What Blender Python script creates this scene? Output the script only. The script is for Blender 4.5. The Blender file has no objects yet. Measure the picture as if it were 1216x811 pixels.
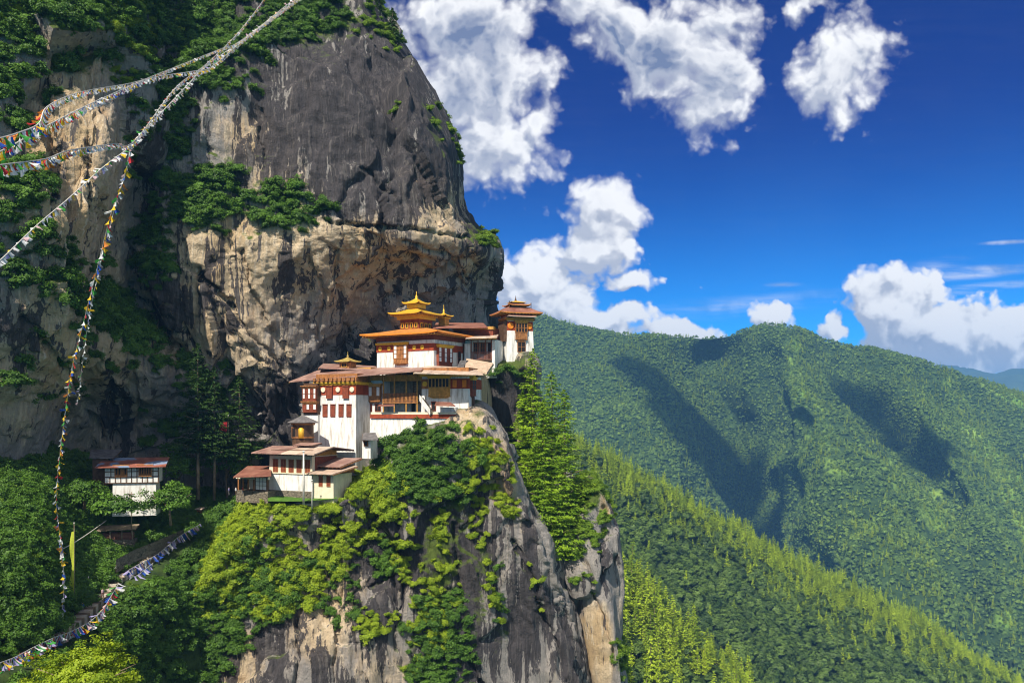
import bpy, bmesh, math, random
import numpy as np
from mathutils import Vector, Matrix

# ------------------------------------------------------------------ camera, light, exposure
F = 1053.0; CX = 608.0; HY = 490.0          # focal length and horizon of the view, in photo pixels
sc = bpy.context.scene
cam_d = bpy.data.cameras.new("camera"); cam = bpy.data.objects.new("camera", cam_d)
sc.collection.objects.link(cam)
cam_d.sensor_fit = 'HORIZONTAL'; cam_d.sensor_width = 36.0
cam_d.lens = 36.0 * F / 1216.0
cam_d.shift_y = (HY - 405.5) / 1216.0
cam_d.clip_start = 0.5; cam_d.clip_end = 40000
cam.location = (0, 0, 0); cam.rotation_euler = (math.radians(90), 0, 0)
sc.camera = cam

SUN_AZ = math.radians(24.0)                 # left of straight behind the camera
SUN_EL = math.radians(49.0)
S = Vector((-math.sin(SUN_AZ) * math.cos(SUN_EL), -math.cos(SUN_AZ) * math.cos(SUN_EL), math.sin(SUN_EL)))
sun_d = bpy.data.lights.new("sun", 'SUN'); sun = bpy.data.objects.new("sun", sun_d)
sc.collection.objects.link(sun)
sun_d.energy = 5.0; sun_d.angle = math.radians(0.5); sun_d.color = (1.0, 0.93, 0.80)
sun.rotation_euler = (-S).to_track_quat('-Z', 'Y').to_euler()
SKY_STRENGTH = 0.15
sc.view_settings.view_transform = 'Standard'; sc.view_settings.look = 'None'
sc.view_settings.exposure = 0.55; sc.view_settings.gamma = 1.0
sc.view_settings.use_curve_mapping = False
sc.render.engine = 'CYCLES'
cy = sc.cycles
cy.max_bounces = 5; cy.diffuse_bounces = 3; cy.glossy_bounces = 2; cy.transmission_bounces = 3
cy.volume_bounces = 0; cy.transparent_max_bounces = 6
cy.use_denoising = True
cy.caustics_reflective = False; cy.caustics_refractive = False
cy.use_adaptive_sampling = True; cy.adaptive_threshold = 0.006
cy.filter_width = 1.1
cy.denoising_input_passes = 'RGB_ALBEDO_NORMAL'; cy.denoising_prefilter = 'ACCURATE'

# ------------------------------------------------------------------ node helper
class NT:
    def __init__(s, tree): s.t = tree; s.n = tree.nodes; s.l = tree.links
    def new(s, typ, **kw):
        nd = s.n.new(typ)
        for k, v in kw.items(): setattr(nd, k, v)
        return nd
    def put(s, sock, v):
        if v is None: return
        if isinstance(v, bpy.types.NodeSocket): s.l.new(v, sock)
        else: sock.default_value = v
    def m(s, op, a, b=None, c=None, clamp=False):
        nd = s.new('ShaderNodeMath', operation=op); nd.use_clamp = clamp
        s.put(nd.inputs[0], a); s.put(nd.inputs[1], b); s.put(nd.inputs[2], c)
        return nd.outputs[0]
    def vm(s, op, a, b=None):
        nd = s.new('ShaderNodeVectorMath', operation=op)
        s.put(nd.inputs[0], a); s.put(nd.inputs[1], b)
        return nd.outputs[0]
    def ss(s, x, a, b, lo=0.0, hi=1.0):
        nd = s.new('ShaderNodeMapRange', interpolation_type='SMOOTHSTEP')
        s.put(nd.inputs[0], x)
        for i, v in enumerate((a, b, lo, hi)): s.put(nd.inputs[i + 1], v)
        return nd.outputs[0]
    def mix(s, f, a, b, blend='MIX'):
        nd = s.new('ShaderNodeMix', data_type='RGBA', blend_type=blend)
        s.put(nd.inputs[0], f)
        for sock, v in ((nd.inputs[6], a), (nd.inputs[7], b)):
            if isinstance(v, tuple) and len(v) == 3: v = v + (1,)
            s.put(sock, v)
        return nd.outputs[2]
    def noise(s, vec, scale, detail=4, rough=0.55, dist=0.0, out=0, lac=2.0):
        nd = s.new('ShaderNodeTexNoise')
        s.put(nd.inputs['Vector'], vec); s.put(nd.inputs['Scale'], scale)
        nd.inputs['Detail'].default_value = detail; nd.inputs['Roughness'].default_value = rough
        nd.inputs['Distortion'].default_value = dist; nd.inputs['Lacunarity'].default_value = lac
        return nd.outputs[out]
    def vor(s, vec, scale, feature='SMOOTH_F1', detail=0, rough=0.5, smooth=0.6, out=0):
        nd = s.new('ShaderNodeTexVoronoi', feature=feature)
        s.put(nd.inputs['Vector'], vec); nd.inputs['Scale'].default_value = scale
        if 'Detail' in nd.inputs: nd.inputs['Detail'].default_value = detail; nd.inputs['Roughness'].default_value = rough
        if feature == 'SMOOTH_F1': nd.inputs['Smoothness'].default_value = smooth
        return nd.outputs[out]
    def comb(s, x, y, z):
        nd = s.new('ShaderNodeCombineXYZ')
        for i, v in enumerate((x, y, z)): s.put(nd.inputs[i], v)
        return nd.outputs[0]
    def sep(s, v):
        nd = s.new('ShaderNodeSeparateXYZ'); s.put(nd.inputs[0], v); return nd.outputs

# ------------------------------------------------------------------ sky with cumulus
w = bpy.data.worlds.new("World"); sc.world = w; w.use_nodes = True
W = NT(w.node_tree); W.n.clear()
sky = W.new('ShaderNodeTexSky', sky_type='NISHITA'); sky.sun_disc = False
sky.sun_elevation = SUN_EL
sky.sun_rotation = math.pi + SUN_AZ
sky.altitude = 3000; sky.air_density = 1.0; sky.dust_density = 0.2; sky.ozone_density = 2.5
tc = W.new('ShaderNodeTexCoord')
d = W.sep(tc.outputs['Generated'])
yy = W.m('MAXIMUM', d[1], 0.05)
U = W.m('DIVIDE', d[0], yy); V = W.m('DIVIDE', d[2], yy)
uv = W.comb(U, V, 0.0)
# the photographed sky is a polarised deep blue: filter the sky's colour
skyc = W.mix(1.0, sky.outputs[0], (0.05, 0.52, 1.05), 'MULTIPLY')
hz = W.ss(d[2], -0.06, 0.34)
skyc = W.mix(1.0, skyc, W.mix(hz, (0.05, 0.92, 0.84), (0.012, 0.125, 0.31)), 'MULTIPLY')
warp = W.noise(uv, 9.0, 5, 0.6, out=1)
wv = W.vm('SCALE', W.vm('SUBTRACT', warp, (0.5, 0.5, 0.5))); wv.node.inputs['Scale'].default_value = 0.055
wv.node.outputs[0]
uvw = W.vm('ADD', uv, wv)
def blobs(lst, vec, grow_=1.0):
    acc = None
    for (px, py, rx, ry, rot, wt) in lst:
        mp = W.new('ShaderNodeMapping', vector_type='TEXTURE')
        W.put(mp.inputs['Vector'], vec)
        mp.inputs['Location'].default_value = ((px - CX) / F, (HY - py) / F, 0)
        mp.inputs['Rotation'].default_value = (0, 0, math.radians(rot))
        mp.inputs['Scale'].default_value = (grow_ * rx / F, grow_ * ry / F, 1)
        g = W.new('ShaderNodeTexGradient', gradient_type='SPHERICAL'); W.l.new(mp.outputs[0], g.inputs[0])
        v = W.m('MULTIPLY', g.outputs['Fac'], wt)
        acc = v if acc is None else W.m('SMOOTH_MAX', acc, v, 0.12)
    return acc
CL = [ # px, py, rx, ry, rotation, weight
 (560, 90, 115, 95, 20, 1.3), (585, 170, 95, 75, 0, 1.3), (520, 20, 90, 70, 0, 1.2), (610, 20, 60, 60, 0, .9), (640, 140, 42, 60, 0, 1.0), (600, 100, 70, 80, 0, 1.3), (560, 40, 110, 70, 0, 1.3),
 (720, 20, 110, 55, -15, 1.25), (800, 60, 105, 75, -35, 1.35), (745, 40, 110, 52, -25, 1.35), (850, 85, 62, 70, 0, 1.3), (845, 110, 62, 75, 10, 1.2), (850, 20, 85, 50, 0, 1.1), (950, 8, 60, 22, 15, .95),
 (1000, 80, 74, 88, -35, 1.3), (970, 112, 42, 46, 0, 1.0),
 (720, 240, 66, 46, -20, 1.2), (705, 295, 62, 46, 0, 1.35), (716, 266, 62, 46, 20, 1.3), (745, 245, 52, 45, -20, 1.0), (752, 298, 30, 40, -25, .75), (662, 255, 34, 38, 60, .65),
 (745, 336, 58, 20, 5, .95),
 (640, 335, 62, 52, 0, 1.3), (672, 370, 62, 46, -20, 1.3), (615, 345, 50, 55, 0, 1.2), (716, 383, 55, 26, 15, 1.1), (700, 395, 80, 22, 0, 1.0),
 (800, 392, 56, 26, 0, 1.15), (815, 398, 62, 20, 0, 1.0), (918, 378, 36, 24, 0, 1.1), (918, 374, 18, 18, 0, .9),
 (833, 338, 22, 11, 0, .55), (850, 318, 12, 14, 0, .5),
 (993, 394, 24, 26, 20, 1.1), (1040, 350, 30, 40, 0, 1.1), (1070, 375, 66, 62, 0, 1.45), (1085, 348, 36, 42, 0, 1.0), (1120, 400, 100, 52, -10, 1.4), (1185, 405, 80, 55, 0, 1.3), (1215, 372, 26, 26, 0, .8), (1150, 432, 110, 34, 0, 1.1), (1240, 420, 80, 50, 0, 1.2),
 (300, -60, 120, 80, 0, 1.2), (1350, 330, 120, 60, 0, 1.2), (-100, 100, 160, 90, 0, 1.2), (700, -160, 200, 90, 0, 1.3)]
Fb = blobs(CL, uvw, 1.5)
def cloud_density(vec, fb):
    n1 = W.noise(vec, 15.0, 7, 0.57)
    vo = W.vor(vec, 34.0, 'SMOOTH_F1', 2, 0.55, 0.5)
    n = W.m('ADD', W.m('MULTIPLY', W.m('SUBTRACT', n1, 0.5), 0.72), W.m('MULTIPLY', W.m('SUBTRACT', 0.42, vo), 0.50))
    return W.m('ADD', fb, n), n
den, n0 = cloud_density(uvw, Fb)
off = W.vm('ADD', uvw, (0.010, 0.017, 0.0))
den2, n2 = cloud_density(off, blobs(CL, off, 1.5))
# near-overhead clouds have soft ragged rims, the far cumulus crisp ones
soft = W.ss(V, 0.10, 0.32, 0.22, 0.50)
mask = W.ss(den, 0.24, W.m('ADD', 0.24, soft))
relief = W.m('SUBTRACT', den, den2)
lit = W.ss(relief, -0.22, 0.24)  # sunlit cloud sides, painted into the sky from the density relief
thick = W.ss(den, 0.55, 1.25)
SH = [(560, 60, 110, 95, 25, 1.1), (520, 150, 80, 60, 0, .6), (770, 62, 130, 42, -28, 1.25), (700, 20, 80, 40, 0, .9), (862, 70, 40, 70, 0, .8), (1020, 90, 40, 50, -30, .55),
      (1080, 408, 46, 26, 0, .5), (1115, 426, 50, 12, 0, .4), (650, 365, 36, 36, 0, .5), (720, 262, 34, 34, 0, .35), (700, 325, 52, 16, 0, .6), (740, 346, 40, 9, 0, .4)]  # shaded cloud undersides, painted into the cloud colour
shb = W.m('MULTIPLY', W.ss(blobs(SH, uvw), 0.05, 0.7), thick)
shb = W.m('MAXIMUM', shb, W.m('MULTIPLY', W.m('MULTIPLY', W.ss(V, 0.14, 0.26, 0.0, 0.62), thick), W.ss(W.noise(uvw, 7.0, 4, .55), 0.34, 0.60)))
br = W.m('SUBTRACT', W.m('ADD', W.ss(V, 0.08, 0.2, 0.30, 0.40), W.m('MULTIPLY', lit, 0.62)), W.m('MULTIPLY', shb, 0.95), clamp=True)
ccol = W.mix(br, (0.17, 0.22, 0.37), (0.97, 0.97, 0.98))
# thin cirrus streaks at right
cir = blobs([(1170, 322, 110, 11, 6, 1.0), (1165, 342, 90, 8, 5, 1.0), (1195, 288, 40, 4, 3, .9), (880, 362, 190, 20, 6, .5), (930, 338, 30, 5, 2, .7), (1110, 318, 60, 16, 10, .5)], uv)
cn = W.noise(W.vm('MULTIPLY', uv, (6, 60, 1)), 1.6, 5, 0.6)
cirm = W.m('MULTIPLY', W.ss(cir, 0.0, 0.9), W.ss(cn, 0.30, 0.75, 0.0, 0.75))
bgS = W.new('ShaderNodeBackground'); W.put(bgS.inputs[0], skyc); bgS.inputs[1].default_value = SKY_STRENGTH
bgC = W.new('ShaderNodeBackground'); W.put(bgC.inputs[0], ccol); bgC.inputs[1].default_value = 0.76
mx = W.new('ShaderNodeMixShader'); W.l.new(bgS.outputs[0], mx.inputs[1]); W.l.new(bgC.outputs[0], mx.inputs[2])
front = W.m('GREATER_THAN', d[1], 0.08)
# unseen cumulus added behind the camera, its white light lifting the shaded parts
bkn = W.noise(tc.outputs['Generated'], 2.2, 6, 0.6)
bk = W.m('MULTIPLY', W.ss(bkn, 0.40, 0.52), W.ss(d[2], 0.0, 0.15))
W.put(mx.inputs[0], W.m('MAXIMUM', W.m('MULTIPLY', front, W.m('MAXIMUM', mask, cirm)), W.m('MULTIPLY', W.ss(d[1], 0.08, -0.15), bk)))
wo = W.new('ShaderNodeOutputWorld'); W.l.new(mx.outputs[0], wo.inputs[0])
w.cycles.sampling_method = 'MANUAL'; w.cycles.sample_map_resolution = 512

# ------------------------------------------------------------------ general helpers
rng = np.random.default_rng(7); random.seed(7)
COL = sc.collection
def P(px, py, Y): return np.array([(px - CX) / F * Y, Y, (HY - py) / F * Y])
def tag(o, label=None, cat=None, group=None, kind=None):
    if label: o['label'] = label
    if cat: o['category'] = cat
    if group: o['group'] = group
    if kind: o['kind'] = kind
    return o
def empty(name, loc, rz=0.0):
    o = bpy.data.objects.new(name, None); COL.objects.link(o)
    o.location = loc; o.rotation_euler = (0, 0, rz); o.empty_display_size = 0.5
    return o
def mesh_obj(name, verts, faces, mats, parent=None, midx=None, smooth=False, attrs=None):
    me = bpy.data.meshes.new(name)
    verts = np.asarray(verts, dtype=np.float32).reshape(-1, 3)
    if isinstance(faces, np.ndarray):
        k = faces.shape[1]
        me.vertices.add(len(verts)); me.vertices.foreach_set('co', verts.ravel())
        me.loops.add(faces.size); me.loops.foreach_set('vertex_index', faces.astype(np.int32).ravel())
        me.polygons.add(len(faces)); me.polygons.foreach_set('loop_start', np.arange(0, faces.size, k, dtype=np.int32))
        me.update(calc_edges=True)
    else:
        me.from_pydata(verts.tolist(), [], faces)
    if not isinstance(mats, (list, tuple)): mats = [mats]
    for m_ in mats: me.materials.append(m_)
    if midx is not None: me.polygons.foreach_set('material_index', np.asarray(midx, dtype=np.int32))
    if smooth: me.polygons.foreach_set('use_smooth', np.ones(len(me.polygons), dtype=bool))
    if attrs:
        for k_, v_ in attrs.items():
            v_ = np.asarray(v_, dtype=np.float32)
            if v_.ndim == 2:
                a = me.attributes.new(k_, 'FLOAT_VECTOR', 'POINT'); a.data.foreach_set('vector', v_.ravel())
            else:
                a = me.attributes.new(k_, 'FLOAT', 'POINT'); a.data.foreach_set('value', v_)
    me.update()
    o = bpy.data.objects.new(name, me); COL.objects.link(o)
    if parent is not None: o.parent = parent
    return o
def copy_tree(o, parent=None):
    c = o.copy(); COL.objects.link(c)
    if parent is not None: c.parent = parent
    for ch in list(o.children): copy_tree(ch, c)
    return c

class MB:
    """collects shapes for ONE mesh object"""
    def __init__(s): s.v = []; s.f = []; s.mi = []
    def add(s, vs, fs, mi=0):
        b = len(s.v); s.v += [tuple(map(float, p)) for p in vs]
        s.f += [tuple(i + b for i in f) for f in fs]; s.mi += [mi] * len(fs)
    def hexa(s, p8, mi=0):  # bottom 4 ccw, top 4 ccw
        s.add(p8, [(3, 2, 1, 0), (4, 5, 6, 7), (0, 1, 5, 4), (1, 2, 6, 5), (2, 3, 7, 6), (3, 0, 4, 7)], mi)
    def box(s, x0, x1, y0, y1, z0, z1, mi=0, T=None, tp=0.0):
        q = [(x0, y0, z0), (x1, y0, z0), (x1, y1, z0), (x0, y1, z0),
             (x0 + tp, y0 + tp, z1), (x1 - tp, y0 + tp, z1), (x1 - tp, y1 - tp, z1), (x0 + tp, y1 - tp, z1)]
        if T: q = [T(*p) for p in q]
        s.hexa(q, mi)
    def slab(s, q4, th, mi=0):  # q4 top corners; thickness downwards
        top = [tuple(p) for p in q4]; bot = [(p[0], p[1], p[2] - th) for p in q4]
        s.hexa(bot + top, mi)
    def tube(s, pts, r, n=6, mi=0, r1=None):
        pts = [Vector(p) for p in pts]; b = len(s.v); k = len(pts)
        for i, p in enumerate(pts):
            t = (pts[min(i + 1, k - 1)] - pts[max(i - 1, 0)]).normalized()
            a = t.orthogonal().normalized() if abs(t.z) > 0.95 else t.cross(Vector((0, 0, 1))).normalized()
            c = t.cross(a)
            rr = r if r1 is None else r + (r1 - r) * i / max(k - 1, 1)
            for j in range(n):
                an = 2 * math.pi * j / n
                s.v.append(tuple(p + a * (rr * math.cos(an)) + c * (rr * math.sin(an))))
        for i in range(k - 1):
            for j in range(n):
                s.f.append((b + i * n + j, b + i * n + (j + 1) % n, b + (i + 1) * n + (j + 1) % n, b + (i + 1) * n + j)); s.mi.append(mi)
        s.f.append(tuple(b + j for j in range(n))[::-1]); s.mi.append(mi)
        s.f.append(tuple(b + (k - 1) * n + j for j in range(n))); s.mi.append(mi)
    def lathe(s, prof, n=12, c=(0, 0), mi=0, T=None):
        b = len(s.v)
        for (r, z) in prof:
            for j in range(n):
                a = 2 * math.pi * j / n
                p = (c[0] + r * math.cos(a), c[1] + r * math.sin(a), z)
                s.v.append(tuple(T(*p)) if T else p)
        for i in range(len(prof) - 1):
            for j in range(n):
                s.f.append((b + i * n + j, b + i * n + (j + 1) % n, b + (i + 1) * n + (j + 1) % n, b + (i + 1) * n + j)); s.mi.append(mi)
        s.f.append(tuple(b + j for j in range(n))[::-1]); s.mi.append(mi)
        s.f.append(tuple(b + (len(prof) - 1) * n + j for j in range(n))); s.mi.append(mi)
    def build(s, name, mats, parent=None, smooth=False, label=None):
        o = mesh_obj(name, s.v, s.f, mats, parent, s.mi, smooth)
        bm = bmesh.new(); bm.from_mesh(o.data); bmesh.ops.recalc_face_normals(bm, faces=bm.faces); bm.to_mesh(o.data); bm.free()
        if label: o['label'] = label
        return o

# ------------------------------------------------------------------ numpy noise
def _h(ix, iy, iz, seed):
    h = (ix.astype(np.int64) * 374761393 + iy.astype(np.int64) * 668265263 + iz.astype(np.int64) * 2147483647 + seed * 974634133) & 0xFFFFFFFF
    h = ((h ^ (h >> 13)) * 1274126177) & 0xFFFFFFFF
    h = ((h ^ (h >> 16)) * 2246822519) & 0xFFFFFFFF
    h = h ^ (h >> 15)
    return (h & 0xFFFFFF).astype(np.float64) / 0xFFFFFF
def vnoise(p, seed=0):
    i = np.floor(p).astype(np.int64); f = p - i; u = f * f * f * (f * (f * 6 - 15) + 10)
    r = 0
    for dx in (0, 1):
        wx = u[..., 0] if dx else 1 - u[..., 0]
        for dy in (0, 1):
            wy = u[..., 1] if dy else 1 - u[..., 1]
            for dz in (0, 1):
                wz = u[..., 2] if dz else 1 - u[..., 2]
                r = r + wx * wy * wz * _h(i[..., 0] + dx, i[..., 1] + dy, i[..., 2] + dz, seed)
    return r
def fbm(p, oc=4, seed=0, gain=0.5):
    a = 1.0; t = 0.0; r = 0.0
    for o_ in range(oc):
        r = r + a * vnoise(p * (2.03 ** o_) + 17.3 * o_, seed + o_); t += a; a *= gain
    return r / t - 0.5
def worley(p, seed=0):
    """F1, F2 distances, hash and vector to the nearest feature"""
    i = np.floor(p).astype(np.int64)
    f1 = np.full(p.shape[:-1], 9.0); f2 = f1.copy(); hid = np.zeros_like(f1); vec = np.zeros(p.shape)
    for dx in (-1, 0, 1):
        for dy in (-1, 0, 1):
            for dz in (-1, 0, 1):
                c = i + np.array([dx, dy, dz])
                fp = np.stack([c[..., k] + _h(c[..., 0], c[..., 1], c[..., 2], seed + 11 + k) for k in range(3)], -1)
                dv = p - fp; dd = np.sqrt((dv ** 2).sum(-1))
                near = dd < f1
                f2 = np.where(near, f1, np.minimum(f2, dd))
                hid = np.where(near, _h(c[..., 0], c[..., 1], c[..., 2], seed + 5), hid)
                vec = np.where(near[..., None], dv, vec); f1 = np.where(near, dd, f1)
    return f1, f2, hid, vec

# ------------------------------------------------------------------ patches (control grids -> dense relief)
def catmull(C, n):
    """interpolate control array C (k, ...) along axis 0 at n samples"""
    k = C.shape[0]; t = np.linspace(0, k - 1, n); i = np.minimum(t.astype(int), k - 2); f = (t - i).reshape((-1,) + (1,) * (C.ndim - 1))
    Cm = C[np.maximum(i - 1, 0)]; C0 = C[i]; C1 = C[i + 1]; C2 = C[np.minimum(i + 2, k - 1)]
    return 0.5 * (2 * C0 + (C1 - Cm) * f + (2 * Cm - 5 * C0 + 4 * C1 - C2) * f ** 2 + (3 * C0 - Cm - 3 * C1 + C2) * f ** 3)
def ctrl(rows):
    return np.array([[P(*p[:3]) if len(p) == 3 else np.array(p[1:], float) for p in r] for r in rows])
def patch(rows, nv, nu):
    C = ctrl(rows)
    A = catmull(C, nv)                       # nv x cols x 3
    return catmull(A.transpose(1, 0, 2), nu).transpose(1, 0, 2)
def gnormals(G):
    du = np.gradient(G, axis=1); dv = np.gradient(G, axis=0)
    n = np.cross(dv, du); n /= np.linalg.norm(n, axis=-1, keepdims=True) + 1e-9
    return n
def proj(G):
    y = np.maximum(G[..., 1], 1.0)
    return CX + F * G[..., 0] / y, HY - F * G[..., 2] / y
def gfaces(nv, nu):
    i = np.arange((nv - 1) * (nu - 1)); r = i // (nu - 1); c = i % (nu - 1)
    a = r * nu + c
    return np.stack([a, a + nu, a + nu + 1, a + 1], 1)
def sstep(x, a, b):
    t = np.clip((x - a) / (b - a), 0, 1); return t * t * (3 - 2 * t)
def gaus(px, py, lst):
    r = np.zeros_like(px)
    for (x, y, rx, ry, rot, wt) in lst:
        c, s_ = math.cos(math.radians(rot)), math.sin(math.radians(rot))
        a = ((px - x) * c + (py - y) * s_) / rx; b = (-(px - x) * s_ + (py - y) * c) / ry
        r = np.maximum(r, wt * np.exp(-(a * a + b * b) ** 1.5))
    return r
def scatter(G, N, wfn, seed=1):
    """N random points on grid G, density = area * wfn(px, py, normal, pos)"""
    r_ = np.random.default_rng(seed)
    n = gnormals(G); px, py = proj(G)
    d1 = G[1:, 1:] - G[:-1, :-1]; d2 = G[1:, :-1] - G[:-1, 1:]
    ar = np.linalg.norm(np.cross(d1, d2), axis=-1) / 2
    wt = ar * np.maximum(wfn(px, py, n, G)[:-1, :-1], 0)
    pr = wt.ravel() / wt.sum()
    k = r_.choice(pr.size, N, p=pr); i = k // wt.shape[1]; j = k % wt.shape[1]
    a = r_.random(N)[:, None]; b = r_.random(N)[:, None]
    pos = (G[i, j] * (1 - a) + G[i + 1, j] * a) * (1 - b) + (G[i, j + 1] * (1 - a) + G[i + 1, j + 1] * a) * b
    return pos, n[i, j], r_
# ------------------------------------------------------------------ materials
def mat(name, rough=0.8):
    m_ = bpy.data.materials.new(name); m_.use_nodes = True
    t = NT(m_.node_tree); b = t.n['Principled BSDF']; b.inputs['Roughness'].default_value = rough
    b.inputs['Specular IOR Level'].default_value = 0.25
    return m_, t, b
def opos(t):
    return t.new('ShaderNodeTexCoord').outputs['Object']
def gpos(t):
    return t.new('ShaderNodeNewGeometry').outputs['Position']
def attr(t, name, out='Fac'):
    nd = t.new('ShaderNodeAttribute'); nd.attribute_name = name; return nd.outputs[out]
def bump(t, b, h, strength=0.5, dist=0.2):
    nd = t.new('ShaderNodeBump'); nd.inputs['Strength'].default_value = strength; nd.inputs['Distance'].default_value = dist
    t.l.new(h, nd.inputs['Height']); t.l.new(nd.outputs[0], b.inputs['Normal'])
def paint(name, col, rough=0.75, var=0.18, scale=1.2, dirt=None, dirt_amt=0.5, metallic=0.0):
    """a plain coat with patchy wear"""
    m_, t, b = mat(name, rough); p = gpos(t)
    n = t.noise(p, scale, 5, 0.6)
    k = tuple(min(1, c * (1 + var)) for c in col); l = tuple(c * (1 - var) for c in col)
    c = t.mix(t.ss(n, 0.3, 0.7), l, k)
    if dirt:
        sx = t.vm('MULTIPLY', p, (1.6, 1.6, 0.22))
        dn = t.noise(sx, 1.1, 6, 0.65)
        c = t.mix(t.ss(dn, 0.44, 0.74, 0.0, dirt_amt), c, dirt)
    t.put(b.inputs['Base Color'], c); b.inputs['Metallic'].default_value = metallic
    bump(t, b, t.noise(p, scale * 8, 3), 0.15, 0.05)
    return m_
M = {}
M['white'] = paint('whitewash', (0.74, 0.725, 0.69), 0.9, 0.07, 0.7, (0.33, 0.28, 0.22), 0.85)
M['cream'] = paint('cream_plaster', (0.72, 0.64, 0.47), 0.9, 0.08, 0.9, (0.38, 0.32, 0.22), 0.35)
M['red'] = paint('red_ochre_band', (0.30, 0.055, 0.022), 0.85, 0.2, 1.2, (0.12, 0.03, 0.02), 0.4)
M['redwood'] = paint('red_brown_wood', (0.21, 0.052, 0.026), 0.7, 0.25, 1.5)
M['wood'] = paint('carved_wood', (0.32, 0.135, 0.045), 0.7, 0.3, 1.8, (0.10, 0.045, 0.02), 0.6)
M['ochrewood'] = paint('ochre_wood', (0.48, 0.25, 0.055), 0.7, 0.25, 1.8, (0.18, 0.09, 0.03), 0.5)
M['darkwood'] = paint('dark_wood', (0.10, 0.055, 0.032), 0.8, 0.3, 1.4)
M['oldwood'] = paint('weathered_boards', (0.27, 0.21, 0.14), 0.85, 0.3, 1.1, (0.10, 0.08, 0.06), 0.6)
M['yellow'] = paint('yellow_paint', (0.72, 0.42, 0.035), 0.6, 0.15, 1.5)
M['orange'] = paint('orange_paint', (0.72, 0.22, 0.02), 0.65, 0.15, 1.5)
M['medal'] = paint('pale_medallion', (0.80, 0.62, 0.45), 0.6, 0.1, 1.5)
M['dark'] = paint('dark_opening', (0.018, 0.014, 0.013), 0.5, 0.3, 1.0)
M['pane'] = paint('white_shutter', (0.78, 0.76, 0.72), 0.6, 0.06, 2.0)
def masonry(name, c1, c2, sc_=1.3):
    m_, t, b = mat(name, 0.95); p = gpos(t)
    v = t.new('ShaderNodeTexVoronoi', feature='F1'); t.l.new(t.vm('MULTIPLY', p, (1, 1, 1.7)), v.inputs['Vector']); v.inputs['Scale'].default_value = sc_
    e = t.new('ShaderNodeTexVoronoi', feature='DISTANCE_TO_EDGE'); t.l.new(t.vm('MULTIPLY', p, (1, 1, 1.7)), e.inputs['Vector']); e.inputs['Scale'].default_value = sc_
    c = t.mix(t.sep(v.outputs['Color'])[0], c1, c2); c = t.mix(t.noise(p, 2.5, 5, .65), c, tuple(x * .5 for x in c1))
    k = t.ss(e.outputs[0], 0.0, 0.07); c = t.mix(k, (0.03, 0.028, 0.022), c)
    t.put(b.inputs['Base Color'], c); bump(t, b, k, 0.8, 0.15); return m_
M['stone'] = masonry('stone_masonry', (0.20, 0.17, 0.13), (0.36, 0.30, 0.22))
M['slate'] = paint('grey_slates', (0.13, 0.12, 0.12), 0.8, 0.35, 1.2)
M['pole'] = paint('pale_pole', (0.62, 0.58, 0.52), 0.7, 0.15, 1.0)
M['rope'] = paint('rope', (0.62, 0.58, 0.52), 0.9, 0.1, 1.0)
M['skin'] = paint('skin', (0.42, 0.25, 0.16), 0.6, 0.05)
M['hair'] = paint('dark_hair', (0.02, 0.015, 0.012), 0.6, 0.1)
def gold():
    m_, t, b = mat('gilded_copper', 0.42); p = gpos(t)
    c = t.mix(t.noise(p, 2.0, 4), (0.72, 0.36, 0.02), (0.95, 0.60, 0.06))
    t.put(b.inputs['Base Color'], c); b.inputs['Metallic'].default_value = 0.35; b.inputs['Specular IOR Level'].default_value = 0.5
    return m_
M['gold'] = gold()
def metal_roof(name, c1, c2, patch_c=None):
    m_, t, b = mat(name, 0.5); p = opos(t)
    n = t.noise(p, 0.35, 6, 0.65); c = t.mix(t.ss(n, 0.35, 0.65), c1, c2)
    s_ = t.sep(p)
    sheet = t.new('ShaderNodeTexBrick'); t.l.new(p, sheet.inputs['Vector']); sheet.inputs['Scale'].default_value = 0.55
    sheet.inputs['Color1'].default_value = (0.75, 0.75, 0.75, 1); sheet.inputs['Color2'].default_value = (1.15, 1.12, 1.12, 1)
    sheet.inputs['Mortar'].default_value = (0.6, 0.6, 0.6, 1); sheet.inputs['Mortar Size'].default_value = 0.012
    sheet.inputs['Brick Width'].default_value = 0.55; sheet.inputs['Row Height'].default_value = 1.4
    c = t.mix(0.8, c, sheet.outputs[0], 'MULTIPLY')
    if patch_c:
        pn = t.noise(p, 0.22, 2, 0.4); c = t.mix(t.ss(pn, 0.52, 0.56), c, patch_c)
    t.put(b.inputs['Base Color'], c)
    wv = t.m('SINE', t.m('MULTIPLY', s_[0], 32.0)); bump(t, b, wv, 0.35, 0.04)
    return m_
M['purple_roof'] = metal_roof('maroon_metal_roof', (0.25, 0.135, 0.11), (0.39, 0.25, 0.20))
M['pink_roof'] = metal_roof('pale_pink_metal_roof', (0.48, 0.345, 0.26), (0.60, 0.48, 0.38))  # on the lower house the sunlight is put into this paler pink
M['rust_roof'] = metal_roof('rust_red_metal_roof', (0.22, 0.085, 0.06), (0.31, 0.15, 0.105))
M['blue_roof'] = metal_roof('red_and_blue_metal_roof', (0.30, 0.10, 0.065), (0.40, 0.17, 0.12), (0.22, 0.29, 0.42))
M['amber_roof'] = paint('amber_roof', (0.50, 0.20, 0.045), 0.6, 0.25, 1.0, (0.2, 0.07, 0.03), 0.5)

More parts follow.
